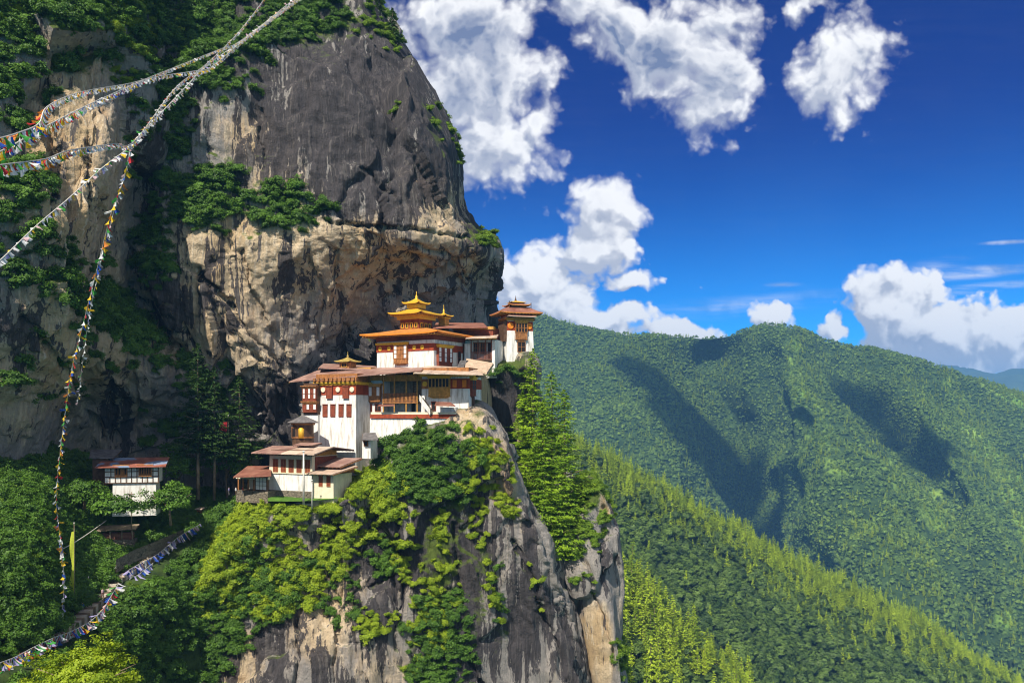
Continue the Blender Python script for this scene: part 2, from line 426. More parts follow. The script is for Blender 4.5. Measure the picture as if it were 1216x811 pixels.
def rock(name, tan_c=(0.52, 0.375, 0.215), grey_c=(0.29, 0.265, 0.245), black_c=(0.030, 0.027, 0.030), moss_on=True):
    m_, t, b = mat(name, 0.92); p = gpos(t)
    wp = t.noise(p, 0.10, 4, 0.6, out=1)
    q = t.vm('ADD', p, t.vm('MULTIPLY', t.vm('SUBTRACT', wp, (0.5, 0.5, 0.5)), (2.6, 2.6, 10)))
    st = t.noise(t.vm('MULTIPLY', q, (0.34, 0.34, 0.016)), 1.0, 6, 0.62)       # long run-off streaks
    st2 = t.noise(t.vm('MULTIPLY', q, (1.1, 1.1, 0.030)), 1.0, 5, 0.62)
    st3 = t.noise(t.vm('MULTIPLY', q, (2.6, 2.6, 0.09)), 1.0, 4, 0.65)
    blot = t.noise(q, 0.05, 6, 0.62); fine = t.noise(p, 0.9, 6, 0.68)
    dk = attr(t, 'stain'); wm = attr(t, 'warm'); ms = attr(t, 'moss')
    warm = t.ss(t.m('ADD', t.m('ADD', wm, t.m('MULTIPLY', t.m('SUBTRACT', blot, 0.5), 1.7)), t.m('MULTIPLY', t.m('SUBTRACT', st2, 0.5), 0.9)), 0.15, 0.85)
    c = t.mix(warm, grey_c, tan_c)
    pale = t.m('MULTIPLY', t.ss(st2, 0.52, 0.62), t.m('ADD', t.m('MULTIPLY', warm, 0.6), 0.12))
    c = t.mix(pale, c, (0.70, 0.60, 0.46))
    slabs = t.ss(t.noise(t.vm('MULTIPLY', q, (1, 1, .6)), 0.075, 4, 0.55), 0.47, 0.55)
    c = t.mix(t.m('MULTIPLY', slabs, t.m('MULTIPLY', warm, 0.55)), c, (0.62, 0.50, 0.35))
    rust = t.m('MULTIPLY', t.ss(t.noise(t.vm('MULTIPLY', q, (0.12, 0.12, 0.03)), 1.0, 4, 0.6), 0.55, 0.72), t.m('MULTIPLY', warm, 0.6))
    c = t.mix(rust, c, (0.42, 0.21, 0.085))
    c = t.mix(t.ss(fine, 0.25, 0.55, 0.38, 0.0), c, (0.085, 0.075, 0.07))
    c = t.mix(t.ss(st3, 0.56, 0.66, 0.0, 0.35), c, (0.10, 0.085, 0.075))
    d_ = t.m('ADD', t.m('SUBTRACT', st, 0.60), t.m('MULTIPLY', t.m('SUBTRACT', st2, 0.5), 0.55))
    d_ = t.m('ADD', d_, t.m('MULTIPLY', dk, 0.335))
    d_ = t.m('ADD', d_, t.m('MULTIPLY', t.m('SUBTRACT', blot, 0.5), 0.25))
    d_ = t.m('ADD', d_, t.m('MULTIPLY', t.m('SUBTRACT', st3, 0.5), 0.22))
    black = t.ss(d_, 0.0, 0.06, 0.0, 0.95)
    black_v = t.mix(t.ss(st3, 0.35, 0.62), black_c, tuple(x * 1.9 for x in black_c))
    black_v = t.mix(t.m('MULTIPLY', t.ss(st2, 0.55, 0.64), 0.5), black_v, (0.15, 0.135, 0.13))
    c = t.mix(black, c, black_v)
    nz = t.sep(t.new('ShaderNodeNewGeometry').outputs['Normal'])[2]
    mn = t.noise(p, 0.25, 7, 0.7)
    mo = t.ss(t.m('ADD', t.m('ADD', t.m('MULTIPLY', nz, 0.55), t.m('MULTIPLY', ms, 0.75)), t.m('MULTIPLY', t.m('SUBTRACT', mn, 0.5), 1.3)), 0.42, 0.72)
    c = t.mix(mo, c, t.mix(fine, (0.03, 0.055, 0.012), (0.13, 0.17, 0.03)))
    t.put(b.inputs['Base Color'], c)
    h = t.m('ADD', t.m('MULTIPLY', fine, 0.30), t.m('MULTIPLY', st2, 0.8))
    h = t.m('ADD', h, t.m('MULTIPLY', t.noise(p, 2.6, 6, 0.75), 0.40))
    bump(t, b, h, 1.0, 1.1)
    return m_
M['rock'] = rock('cliff_rock')
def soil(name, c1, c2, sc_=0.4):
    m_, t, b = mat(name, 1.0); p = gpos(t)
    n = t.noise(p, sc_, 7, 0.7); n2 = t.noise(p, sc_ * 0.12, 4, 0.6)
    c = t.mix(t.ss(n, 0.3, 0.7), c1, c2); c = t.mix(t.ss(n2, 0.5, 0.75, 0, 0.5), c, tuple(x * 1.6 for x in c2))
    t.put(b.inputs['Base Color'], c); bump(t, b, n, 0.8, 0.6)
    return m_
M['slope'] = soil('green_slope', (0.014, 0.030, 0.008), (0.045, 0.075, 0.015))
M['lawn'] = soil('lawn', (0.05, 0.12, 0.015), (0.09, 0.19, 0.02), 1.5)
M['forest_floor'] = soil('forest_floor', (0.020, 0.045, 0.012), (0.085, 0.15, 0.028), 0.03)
def mountain_floor():
    m_, t, b = mat('wooded_mountain_floor', 1.0); p = gpos(t); n = t.noise(p, 0.05, 7, 0.7)
    c = t.mix(t.ss(n, .3, .7), (0.012, 0.030, 0.010), (0.05, 0.09, 0.02))
    g = t.mix(t.ss(t.noise(p, 0.02, 5, .65), .3, .7), (0.10, 0.19, 0.025), (0.22, 0.33, 0.045))
    c = t.mix(t.ss(t.m('ADD', attr(t, 'meadow'), t.m('MULTIPLY', t.m('SUBTRACT', t.noise(p, 0.03, 7, .75), .5), 2.2)), .30, .9), c, g)
    t.put(b.inputs['Base Color'], c); bump(t, b, n, .8, 3.0); return m_
M['mountain'] = mountain_floor()
M['wood_floor'] = soil('shaded_wood_floor', (0.012, 0.026, 0.008), (0.045, 0.075, 0.016), 0.05)  # shade in the gaps between trees is put into this darker floor
M['far'] = soil('far_woods', (0.03, 0.05, 0.03), (0.05, 0.08, 0.04), 0.004)
M['path'] = soil('trodden_path', (0.16, 0.13, 0.10), (0.26, 0.22, 0.17), 1.5)

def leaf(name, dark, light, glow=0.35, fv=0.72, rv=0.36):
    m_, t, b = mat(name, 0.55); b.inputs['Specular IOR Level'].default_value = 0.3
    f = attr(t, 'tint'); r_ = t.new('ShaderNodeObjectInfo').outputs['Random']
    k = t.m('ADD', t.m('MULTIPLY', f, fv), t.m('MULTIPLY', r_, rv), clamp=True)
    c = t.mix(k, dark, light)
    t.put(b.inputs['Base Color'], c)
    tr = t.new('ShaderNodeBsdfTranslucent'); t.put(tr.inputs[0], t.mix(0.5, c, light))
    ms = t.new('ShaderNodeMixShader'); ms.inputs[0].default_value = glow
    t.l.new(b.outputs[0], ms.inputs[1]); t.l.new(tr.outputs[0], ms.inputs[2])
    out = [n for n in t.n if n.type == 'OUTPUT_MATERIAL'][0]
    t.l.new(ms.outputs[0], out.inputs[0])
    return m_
M['leaf_lit'] = leaf('sunlit_yellow_green_leaves', (0.085, 0.18, 0.010), (0.42, 0.52, 0.028), 0.38)  # for sunlit growth: the sunlight is put into this brighter leaf colour
M['leaf_dark'] = leaf('shaded_green_leaves', (0.026, 0.075, 0.012), (0.125, 0.25, 0.022), 0.3)  # for shaded growth: the shade is put into this darker leaf colour
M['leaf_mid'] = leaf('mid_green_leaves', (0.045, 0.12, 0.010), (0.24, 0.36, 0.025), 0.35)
M['needle'] = leaf('bright_needles', (0.050, 0.15, 0.008), (0.36, 0.52, 0.028), 0.38)
M['needle_dark'] = leaf('dark_needles', (0.014, 0.042, 0.010), (0.065, 0.13, 0.022), 0.25)
M['conifer_ridge'] = leaf('ridge_needles', (0.034, 0.10, 0.008), (0.46, 0.58, 0.026), 0.20, 0.55, 0.60)
M['broad_far'] = leaf('olive_crowns', (0.012, 0.036, 0.008), (0.125, 0.20, 0.028), 0.10, 0.40, 0.75)
M['broad_grey'] = leaf('blue_green_crowns', (0.014, 0.046, 0.014), (0.185, 0.30, 0.052), 0.10, 0.40, 0.75)
M['broad_light'] = leaf('light_green_crowns', (0.06, 0.13, 0.018), (0.26, 0.38, 0.055), 0.12, 0.40, 0.75)
M['bark'] = paint('bark', (0.20, 0.15, 0.10), 0.95, 0.35, 0.8)

# ------------------------------------------------------------------ rock relief
def rock_disp(G, amp=1.0, seed=0, fl=1.0, damp=None):
    n = gnormals(G)
    q = G * np.array([1, 1, 0.55])
    q = q + 4.5 * np.stack([fbm(G / 12.0, 3, seed + 40 + k) for k in range(3)], -1) * 2
    dsp = fbm(q / 34.0, 3, seed) * 5.0 * amp
    flute = fbm(G * np.array([1 / 9.0, 1 / 9.0, 1 / 55.0]), 3, seed + 3); dsp = dsp + (np.abs(flute) * -5.0 + 0.7) * fl * amp
    for sc_, a, sd in ((36.0, 4.6, 1), (12.0, 0.95, 2), (4.5, 0.34, 3)):
        f1, f2, hid, vec = worley(q / sc_, seed + sd * 7)
        ang = hid * 6.283 * 7
        tilt = vec[..., 0] * np.cos(ang) + vec[..., 1] * np.sin(ang) * 0.6 + vec[..., 2] * np.sin(ang * 1.7)
        e = np.clip((f2 - f1) / 0.10, 0, 1)
        dsp = dsp + a * amp * (((hid - 0.5) * 0.9 + tilt * 1.5) - 0.35 * (1 - e) * (hid > 0.6))
    q2 = G * np.array([1, 1, 0.33]) + 1.2 * np.stack([fbm(G / 5.0, 2, seed + 50 + k) for k in range(3)], -1)
    f1, f2, hid, vec = worley(q2 / 6.5, seed + 31); ang = hid * 44.0
    dsp = dsp + 1.25 * amp * ((hid - 0.5) + 1.2 * (vec[..., 0] * np.cos(ang) + vec[..., 1] * np.sin(ang) + 0.5 * vec[..., 2])) * np.clip(0.45 + 3 * fbm(G / 25.0, 2, seed + 33), 0.1, 1.2)
    for _ in range(1):
        dp = np.pad(dsp, 1, mode='edge')
        dsp = (dp[1:-1, 1:-1] * 2 + dp[:-2, 1:-1] + dp[2:, 1:-1] + dp[1:-1, :-2] + dp[1:-1, 2:]) / 6
    dsp = dsp + fbm(G / 2.6, 4, seed + 9, .6) * 1.3 * amp
    return G + n * (dsp * (damp if damp is not None else 1))[..., None]
def lines_d(px, py, line):
    r = np.full(px.shape, 1e9)
    for (x0, y0), (x1, y1) in zip(line[:-1], line[1:]):
        t = np.clip(((px - x0) * (x1 - x0) + (py - y0) * (y1 - y0)) / ((x1 - x0) ** 2 + (y1 - y0) ** 2), 0, 1)
        r = np.minimum(r, np.hypot(px - x0 - t * (x1 - x0), py - y0 - t * (y1 - y0)))
    return r
def rock_obj(name, rows, nv, nu, stain, warm, moss, amp=1.0, seed=0, fl=1.0, hollow=None, cracks=(), stain0=0.0):
    G = patch(rows, nv, nu)
    px, py = proj(G)
    if hollow is not None:
        G = G + gnormals(G) * gaus(px, py, hollow)[..., None]
    dmp = (1 - 0.75 * sstep(px, 400 + 0.5 * py, 455 + 0.5 * py)) if name == 'cliff_rock_face' else None
    G = rock_disp(G, amp, seed, fl, dmp)
    if cracks:
        px, py = proj(G); nn = gnormals(G)
        wx = px + fbm(G / 5.0, 3, seed + 60) * 16; wy = py + fbm(G / 5.0, 3, seed + 61) * 16
        for (w_, a_, line) in cracks:
            dd = lines_d(wx, wy, line); G = G + nn * (a_ * np.exp(-(dd / w_) ** 2))[..., None]
    px, py = proj(G)
    V_ = G.reshape(-1, 3); x = px.ravel(); y = py.ravel()
    o = mesh_obj(name, V_, gfaces(nv, nu), M['rock'], smooth=True,
                 attrs={'stain': gaus(x, y, stain) + stain0, 'warm': gaus(x, y, warm), 'moss': gaus(x, y, moss)})
    o['kind'] = 'structure'
    try: o.data.set_sharp_from_angle(angle=math.radians(42))
    except Exception: pass
    return o, G
X = 'x'
cliffA = [
 [(X, -300, -40, 190), (X, -270, 60, 190), (-330, -260, 199), (10, -280, 240), (90, -280, 254), (165, -280, 259), (200, -270, 270), (240, -270, 270), (300, -260, 275), (350, -250, 280), (380, -250, 285), (390, -250, 290), (380, -250, 330), (300, -250, 420)],
 [(X, -230, -40, 160), (X, -190, 60, 160), (-290, -120, 159), (10, -120, 185), (90, -120, 196), (165, -120, 204), (197, -110, 226), (240, -110, 228), (310, -110, 238), (370, -110, 246), (395, -110, 252), (405, -110, 262), (395, -110, 300), (300, -110, 400)],
 [(X, -239, -40, 118), (X, -194, 60, 118), (-270, 0, 144), (10, 0, 170), (90, 0, 179), (165, 0, 189), (195, 0, 212), (240, 0, 216), (320, 0, 222), (390, 0, 229), (424, 0, 236), (442, 0, 248), (434, 0, 285), (350, 0, 390)],
 [(X, -224, -40, 82), (X, -182, 60, 82), (-265, 80, 142), (10, 80, 165), (85, 80, 172), (150, 80, 182), (195, 80, 208), (235, 80, 210), (320, 80, 213), (410, 80, 216), (462, 80, 225), (490, 80, 241), (483, 80, 280), (400, 80, 380)],
 [(X, -209, -40, 56), (X, -170, 60, 56), (-250, 170, 140), (10, 170, 160), (85, 170, 166), (150, 170, 176), (188, 170, 203), (228, 170, 205), (320, 170, 207), (420, 170, 210), (503, 170, 219), (538, 170, 238), (534, 170, 275), (450, 170, 370)],
 [(X, -206, -40, 38), (X, -168, 60, 38), (-250, 250, 138), (10, 250, 157), (80, 250, 164), (132, 250, 174), (165, 250, 202), (218, 250, 202), (310, 250, 203), (420, 250, 205), (508, 250, 214), (545, 250, 234), (540, 250, 270), (460, 250, 360)],
 [(X, -204, -40, 28), (X, -166, 60, 28), (-250, 295, 138), (10, 295, 157), (75, 295, 164), (120, 295, 175), (150, 295, 203), (202, 295, 201), (310, 295, 201), (420, 295, 206), (528, 295, 215), (584, 295, 229), (578, 295, 266), (480, 295, 360)],
 [(X, -204, -40, 15), (X, -166, 60, 15), (-250, 350, 138), (10, 350, 158), (75, 350, 166), (112, 350, 177), (152, 350, 206), (190, 350, 201), (300, 350, 203), (420, 350, 214), (520, 350, 228), (572, 350, 236), (570, 350, 272), (480, 350, 360)],
 [(X, -202, -40, 0), (X, -164, 60, 0), (-250, 420, 138), (10, 420, 162), (80, 420, 172), (150, 420, 186), (218, 420, 209), (258, 420, 204), (325, 420, 205), (420, 420, 222), (520, 420, 234), (578, 420, 238), (576, 420, 275), (480, 420, 360)],
 [(X, -200, -40, -16), (X, -163, 60, -16), (-250, 500, 138), (10, 500, 168), (85, 500, 194), (190, 500, 208), (288, 500, 214), (318, 500, 209), (350, 500, 212), (430, 500, 226), (520, 500, 236), (580, 500, 239), (578, 500, 275), (480, 500, 360)],
 [(X, -199, -40, -36), (X, -162, 60, -36), (-250, 600, 139), (10, 600, 172), (85, 600, 200), (190, 600, 212), (285, 600, 216), (320, 600, 215), (360, 600, 217), (430, 600, 230), (530, 600, 238), (592, 600, 240), (590, 600, 275), (480, 600, 360)],
 [(X, -199, -40, -80), (X, -162, 60, -80), (-250, 850, 140), (10, 850, 176), (85, 850, 194), (190, 850, 204), (285, 850, 218), (320, 850, 218), (360, 850, 220), (430, 850, 232), (530, 850, 240), (592, 850, 242), (590, 850, 275), (480, 850, 360)],
]
stain_shadeA = [(438, 415, 22, 26, 0, 1.3), (420, 110, 160, 120, 20, .95), (300, 50, 100, 80, 0, .7), (500, 190, 60, 60, 60, .9), (440, 225, 90, 45, 0, .85), (570, 250, 22, 60, 0, .9), (345, 190, 75, 65, 0, .7), (210, 40, 60, 60, 0, .6),  # first spot paints the cave's shade into the rock, beside real staining
          (250, 320, 14, 60, 8, .75), (340, 330, 10, 60, 0, .65), (364, 330, 12, 60, 0, .55), (270, 385, 10, 40, 10, .7), (130, 480, 12, 50, 0, .8), (150, 490, 9, 50, 0, .7), (200, 360, 25, 60, -30, .6), (180, 200, 25, 100, 0, .6),
          (330, 500, 30, 60, 0, .9), (590, 370, 14, 60, 0, .9), (540, 340, 50, 25, 0, .35), (480, 320, 60, 40, 0, .25), (400, 420, 30, 30, 0, .4), (20, 390, 30, 60, 0, .3)]
warmA = [(270, 330, 120, 130, 0, .85), (330, 290, 70, 110, 0, .95), (450, 300, 80, 60, 0, .7), (510, 250, 50, 60, 0, .85), (300, 160, 36, 40, 0, .7), (75, 210, 75, 130, 0, .95), (100, 400, 80, 130, 0, .8), (20, 460, 50, 80, 0, .5), (90, 90, 50, 40, 0, .6), (140, 470, 70, 70, 0, .7), (200, 400, 60, 60, 0, .7), (420, 350, 80, 60, 0, .5), (300, 430, 70, 60, 0, .6), (565, 300, 30, 50, 0, .6)]
mossA = [(230, 60, 100, 110, 0, .5), (240, 230, 120, 60, 5, .55), (90, 30, 130, 70, 0, .7), (40, 320, 80, 60, 0, .6), (200, 150, 60, 100, 0, .6), (565, 280, 20, 14, 0, .5), (525, 165, 14, 60, -25, .35), (340, 20, 110, 40, 0, .5), (120, 400, 70, 60, 0, .45)]
hollowA = [(438, 412, 18, 22, 0, -5.0), (350, 520, 26, 60, 0, -3.0), (250, 345, 12, 60, -35, -2.5)]
cliff_o, GA = rock_obj('cliff_rock_face', cliffA, 540, 600, stain_shadeA, warmA, mossA, 1.0, 3, 1.0, hollowA, [
 (2.6, -1.5, [(385, 262), (460, 272), (520, 275), (560, 284)]), (3.2, -1.8, [(236, 318), (262, 352), (300, 397), (335, 442), (356, 490)]), (7, 1.6, [(246, 340), (282, 385), (316, 428), (342, 470)]),
 (3, -1.6, [(288, 300), (300, 350), (330, 400), (352, 440)]), (2.6, -1.2, [(398, 300), (408, 365), (420, 420)]), (2.6, -1.2, [(368, 305), (384, 345), (380, 400)]), (2.4, -1.0, [(205, 300), (214, 360), (200, 430)]),
 (4, 1.4, [(172, 312), (204, 380), (254, 440), (312, 497)]), (2.6, -1.2, [(460, 300), (470, 345), (505, 362)]), (2.4, -1.0, [(480, 290), (530, 302), (560, 330)]), (3, -1.2, [(430, 196), (470, 232)]),
 (3, -1.4, [(60, 130), (72, 200), (60, 280)]), (3, -1.2, [(104, 160), (112, 260)]), (4, -1.8, [(28, 380), (88, 450), (122, 520)]), (2.4, -1.3, [(130, 430), (136, 530)]), (2.4, -1.2, [(160, 440), (166, 520)]), (2.6, -1.0, [(310, 130), (312, 200)]), (2.6, -1.2, [(300, 420), (330, 450), (345, 500)]), (5, 1.4, [(262, 450), (300, 430), (340, 452)])], 0.05)

promB = [
 [(150, 700, 215), (205, 660, 206), (255, 620, 208), (300, 588, 212), (370, 576, 212), (430, 545, 214), (460, 512, 222), (512, 500, 225), (580, 482, 222), (585, 482, 232), (560, 482, 245)],
 [(170, 730, 198), (225, 705, 178), (262, 648, 178), (300, 603, 179), (370, 594, 178.5), (430, 572, 180), (462, 548, 186), (512, 515, 187), (566, 495, 189), (575, 500, 203), (560, 505, 235)],
 [(165, 790, 194), (215, 770, 174), (250, 720, 175), (300, 690, 176), (375, 655, 177), (435, 635, 179), (484, 620, 181), (544, 592, 184), (616, 603, 188), (624, 604, 206), (590, 605, 235)],
 [(170, 850, 190), (220, 835, 172), (255, 800, 173), (305, 765, 174), (385, 742, 175), (450, 722, 177), (512, 712, 180), (584, 682, 184), (660, 690, 190), (668, 690, 208), (630, 690, 235)],
 [(180, 1000, 188), (240, 990, 170), (270, 960, 171), (315, 900, 172), (395, 880, 173), (465, 860, 176), (540, 850, 180), (620, 830, 186), (703, 822, 194), (712, 822, 212), (680, 822, 240)],
 [(200, 1500, 182), (260, 1500, 164), (290, 1500, 165), (335, 1500, 166), (410, 1500, 168), (480, 1500, 171), (560, 1500, 175), (650, 1500, 181), (760, 1500, 189), (770, 1500, 207), (740, 1500, 240)],
]
stainB = [(400, 620, 30, 60, 20, .6), (455, 640, 30, 60, 0, .6), (560, 640, 60, 80, 0, .72), (620, 730, 50, 90, 0, .72), (500, 640, 40, 70, 0, .7), (440, 700, 40, 90, 0, .6), (330, 760, 40, 60, 0, .5), (540, 770, 60, 60, 0, .6), (400, 800, 40, 50, 0, .35), (520, 760, 60, 60, 0, .35), (260, 760, 40, 60, 0, .5), (655, 740, 22, 90, -20, .9)]
warmB = [(590, 660, 90, 90, 0, .15), (480, 700, 90, 90, 0, .2), (260, 780, 60, 50, 0, 1.0), (370, 720, 60, 90, 0, .7), (400, 680, 40, 60, 0, .5), (590, 560, 20, 50, -20, .9), (556, 505, 25, 22, 0, .9), (450, 780, 60, 40, 0, .4), (660, 800, 40, 30, 0, .4)]
mossB = [(520, 560, 60, 60, 0, .7), (520, 680, 22, 90, 0, .95), (570, 700, 16, 80, 10, .7), (545, 620, 16, 60, 0, .7), (625, 700, 10, 60, -15, .5), (500, 780, 40, 50, 0, .6), (300, 640, 120, 50, 0, .5), (560, 690, 20, 60, 10, .45), (590, 760, 20, 50, 10, .45), (250, 700, 50, 80, 0, .6), (590, 600, 20, 30, -20, .4)]
prom_o, GB = rock_obj('promontory_rock', promB, 320, 440, stainB, warmB, mossB, 0.7, 11, 0.9, None, [
 (2.6, -1.2, [(470, 600), (482, 680), (470, 770)]), (2.4, -1.2, [(490, 640), (455, 690), (440, 700)]), (2.4, -1.4, [(525, 720), (560, 790), (590, 830)]), (3, -1.3, [(380, 650), (360, 720), (345, 830)]), (2.6, -1.1, [(402, 700), (396, 830)]),
 (2.6, -1.0, [(440, 600), (428, 664)]), (3, -1.2, [(612, 640), (650, 740), (682, 830)]), (3, 1.0, [(574, 500), (616, 600), (660, 690), (700, 811)]), (3, -1.0, [(540, 620), (548, 720)]), (3, -1.0, [(430, 760), (436, 840)])], 0.12)

recess = [
 [(520, 415, 250), (560, 415, 245), (582, 417, 240), (604, 418, 240), (622, 418, 242), (630, 420, 248), (624, 420, 270)],
 [(520, 424, 235), (560, 427, 222), (580, 428, 211), (604, 429, 210), (622, 429, 211), (632, 432, 222), (626, 435, 262)],
 [(520, 470, 232), (562, 475, 220), (582, 475, 211), (606, 475, 210), (624, 475, 212), (634, 480, 224), (628, 480, 262)],
 [(530, 540, 230), (572, 545, 220), (588, 545, 212), (614, 545, 210), (632, 545, 211), (642, 550, 224), (636, 550, 262)],
 [(560, 620, 230), (600, 625, 218), (612, 625, 210), (632, 625, 208), (662, 625, 210), (682, 630, 224), (670, 630, 262)],
 [(600, 720, 228), (636, 720, 214), (650, 720, 206), (670, 720, 206), (690, 720, 208), (716, 720, 222), (700, 720, 262)],
 [(640, 900, 226), (670, 900, 212), (690, 900, 204), (705, 900, 204), (720, 900, 206), (730, 900, 220), (720, 900, 262)],
 [(700, 1500, 222), (720, 1500, 208), (730, 1500, 200), (745, 1500, 200), (760, 1500, 202), (770, 1500, 216), (760, 1500, 262)],
]
rec_o, GR = rock_obj('tower_crag_rock', recess, 150, 90, [(600, 480, 40, 70, 0, 1.0), (640, 640, 40, 80, 0, .9)], [(618, 480, 6, 60, 0, 1.6), (600, 432, 40, 8, 0, .5)], [(600, 436, 40, 12, 0, .7), (600, 560, 30, 40, 0, .5)], 0.45, 21, 0.5)
ledge = [
 [(540, 438, 225), (556, 440, 222), (568, 440, 220), (574, 440, 222), (580, 442, 232)],
 [(545, 452, 202), (557, 449, 196), (565, 448, 195), (571, 445, 199), (582, 446, 226)],
 [(540, 480, 198), (557, 468, 193), (567, 464, 193), (575, 462, 199), (590, 468, 226)],
 [(536, 500, 192), (553, 493, 189), (567, 492, 190), (576, 494, 198), (592, 500, 226)],
 [(532, 530, 190), (552, 525, 188), (574, 525, 189), (590, 530, 200), (600, 535, 226)],
 [(530, 600, 190), (560, 600, 188), (600, 600, 190), (612, 600, 204), (616, 600, 226)],
]
led_o, GL_ = rock_obj('ledge_rock', ledge, 60, 60, [(580, 480, 8, 30, 0, .5)], [(560, 480, 40, 60, 0, 1.3)], [(580, 445, 14, 10, 0, .3)], 0.3, 43, 0.4, None, (), -0.45)
fin = [
 [(630, 640, 240), (640, 600, 235), (665, 570, 232), (690, 560, 232), (705, 562, 234), (708, 570, 245)],
 [(640, 668, 214), (650, 645, 203), (684, 600, 202), (702, 578, 204), (712, 574, 208), (708, 580, 245)],
 [(655, 692, 210), (664, 676, 199), (694, 653, 196), (718, 614, 200), (731, 614, 206), (726, 614, 245)],
 [(672, 742, 208), (682, 726, 197), (722, 732, 193), (736, 692, 198), (745, 690, 205), (738, 690, 245)],
 [(695, 818, 208), (702, 812, 197), (736, 790, 193), (741, 770, 198), (746, 762, 205), (738, 762, 245)],
 [(730, 960, 208), (736, 950, 197), (750, 930, 193), (756, 920, 198), (762, 900, 205), (752, 900, 245)],
 [(780, 1500, 200), (790, 1500, 188), (800, 1500, 184), (806, 1500, 190), (812, 1500, 198), (800, 1500, 245)],
]
fin_o, GC = rock_obj('outer_crag_rock', fin, 190, 110, [(725, 650, 14, 60, 15, .4), (690, 690, 16, 20, 0, .5), (680, 770, 8, 60, -20, .8)], [(705, 775, 22, 60, 0, 1.7), (690, 680, 20, 20, 0, .5), (722, 600, 10, 20, 0, .9)], [(700, 590, 24, 20, 0, .9), (735, 780, 8, 30, 0, .7), (690, 640, 20, 20, 0, .5)], 0.36, 33, 0.6, None, [(2.2, -1.2, [(688, 652), (714, 728), (726, 790)]), (2.5, -1.0, [(715, 600), (716, 680)])])

gully = [
 [(-260, 500, 148), (10, 525, 178), (70, 540, 192), (120, 555, 200), (200, 580, 212), (260, 584, 216), (330, 590, 220)],
 [(-260, 560, 136), (12, 575, 162), (72, 590, 176), (125, 601, 188), (200, 606, 196), (257, 602, 204), (330, 596, 206)],
 [(-260, 650, 114), (15, 650, 138), (75, 655, 162), (130, 640, 180), (207, 622, 191), (256, 606, 198), (330, 600, 200)],
 [(-260, 800, 104), (20, 778, 124), (85, 742, 146), (140, 689, 166), (212, 643, 186), (258, 618, 192), (330, 604, 194)],
 [(-260, 920, 98), (30, 850, 119), (108, 815, 140), (170, 755, 160), (232, 700, 177), (272, 665, 185), (335, 630, 190)],
 [(-260, 1400, 94), (40, 1300, 112), (140, 1250, 132), (220, 1150, 150), (270, 1000, 166), (300, 900, 176), (340, 850, 186)],
]
GG = patch(gully, 160, 200)
PATH = [(218, 636), (212, 642), (176, 666), (141, 688), (113, 716), (86, 741), (52, 761), (20, 780), (-30, 804)]
def path_d(px, py):
    r = np.full(px.shape, 1e9)
    for (x0, y0), (x1, y1) in zip(PATH[:-1], PATH[1:]):
        t = np.clip(((px - x0) * (x1 - x0) + (py - y0) * (y1 - y0)) / ((x1 - x0) ** 2 + (y1 - y0) ** 2), 0, 1)
        r = np.minimum(r, np.hypot(px - x0 - t * (x1 - x0), py - y0 - t * (y1 - y0)))
    return r
_px, _py = proj(GG)
GG = GG + gnormals(GG) * (fbm(GG / 9.0, 5, 77) * 3.0 * (0.08 + 0.92 * sstep(path_d(_px, _py), 8, 30)))[..., None]
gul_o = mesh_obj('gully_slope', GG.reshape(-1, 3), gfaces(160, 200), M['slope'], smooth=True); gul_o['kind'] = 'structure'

nearS = [[(X, x, y, -2.5 - 0.40 * max(y, 0) - 0.10 * (x + 20) * (1 if x > -20 else -0.6) ) for x in (-130, -70, -40, -20, 0, 15)] for y in (-25, 0, 25, 45, 62, 74)] + \
        [[(X, x, y, z) for x in (-130, -70, -40, -20, 0, 15)] for y, z in ((78, -60), (80, -150))]
GN_ = patch(nearS, 50, 60); GN_ = GN_ + gnormals(GN_) * (fbm(GN_ / 6.0, 4, 5) * 1.2)[..., None]
ns_o = mesh_obj('trail_hillside', GN_.reshape(-1, 3), gfaces(50, 60), M['slope'], smooth=True); ns_o['kind'] = 'structure'

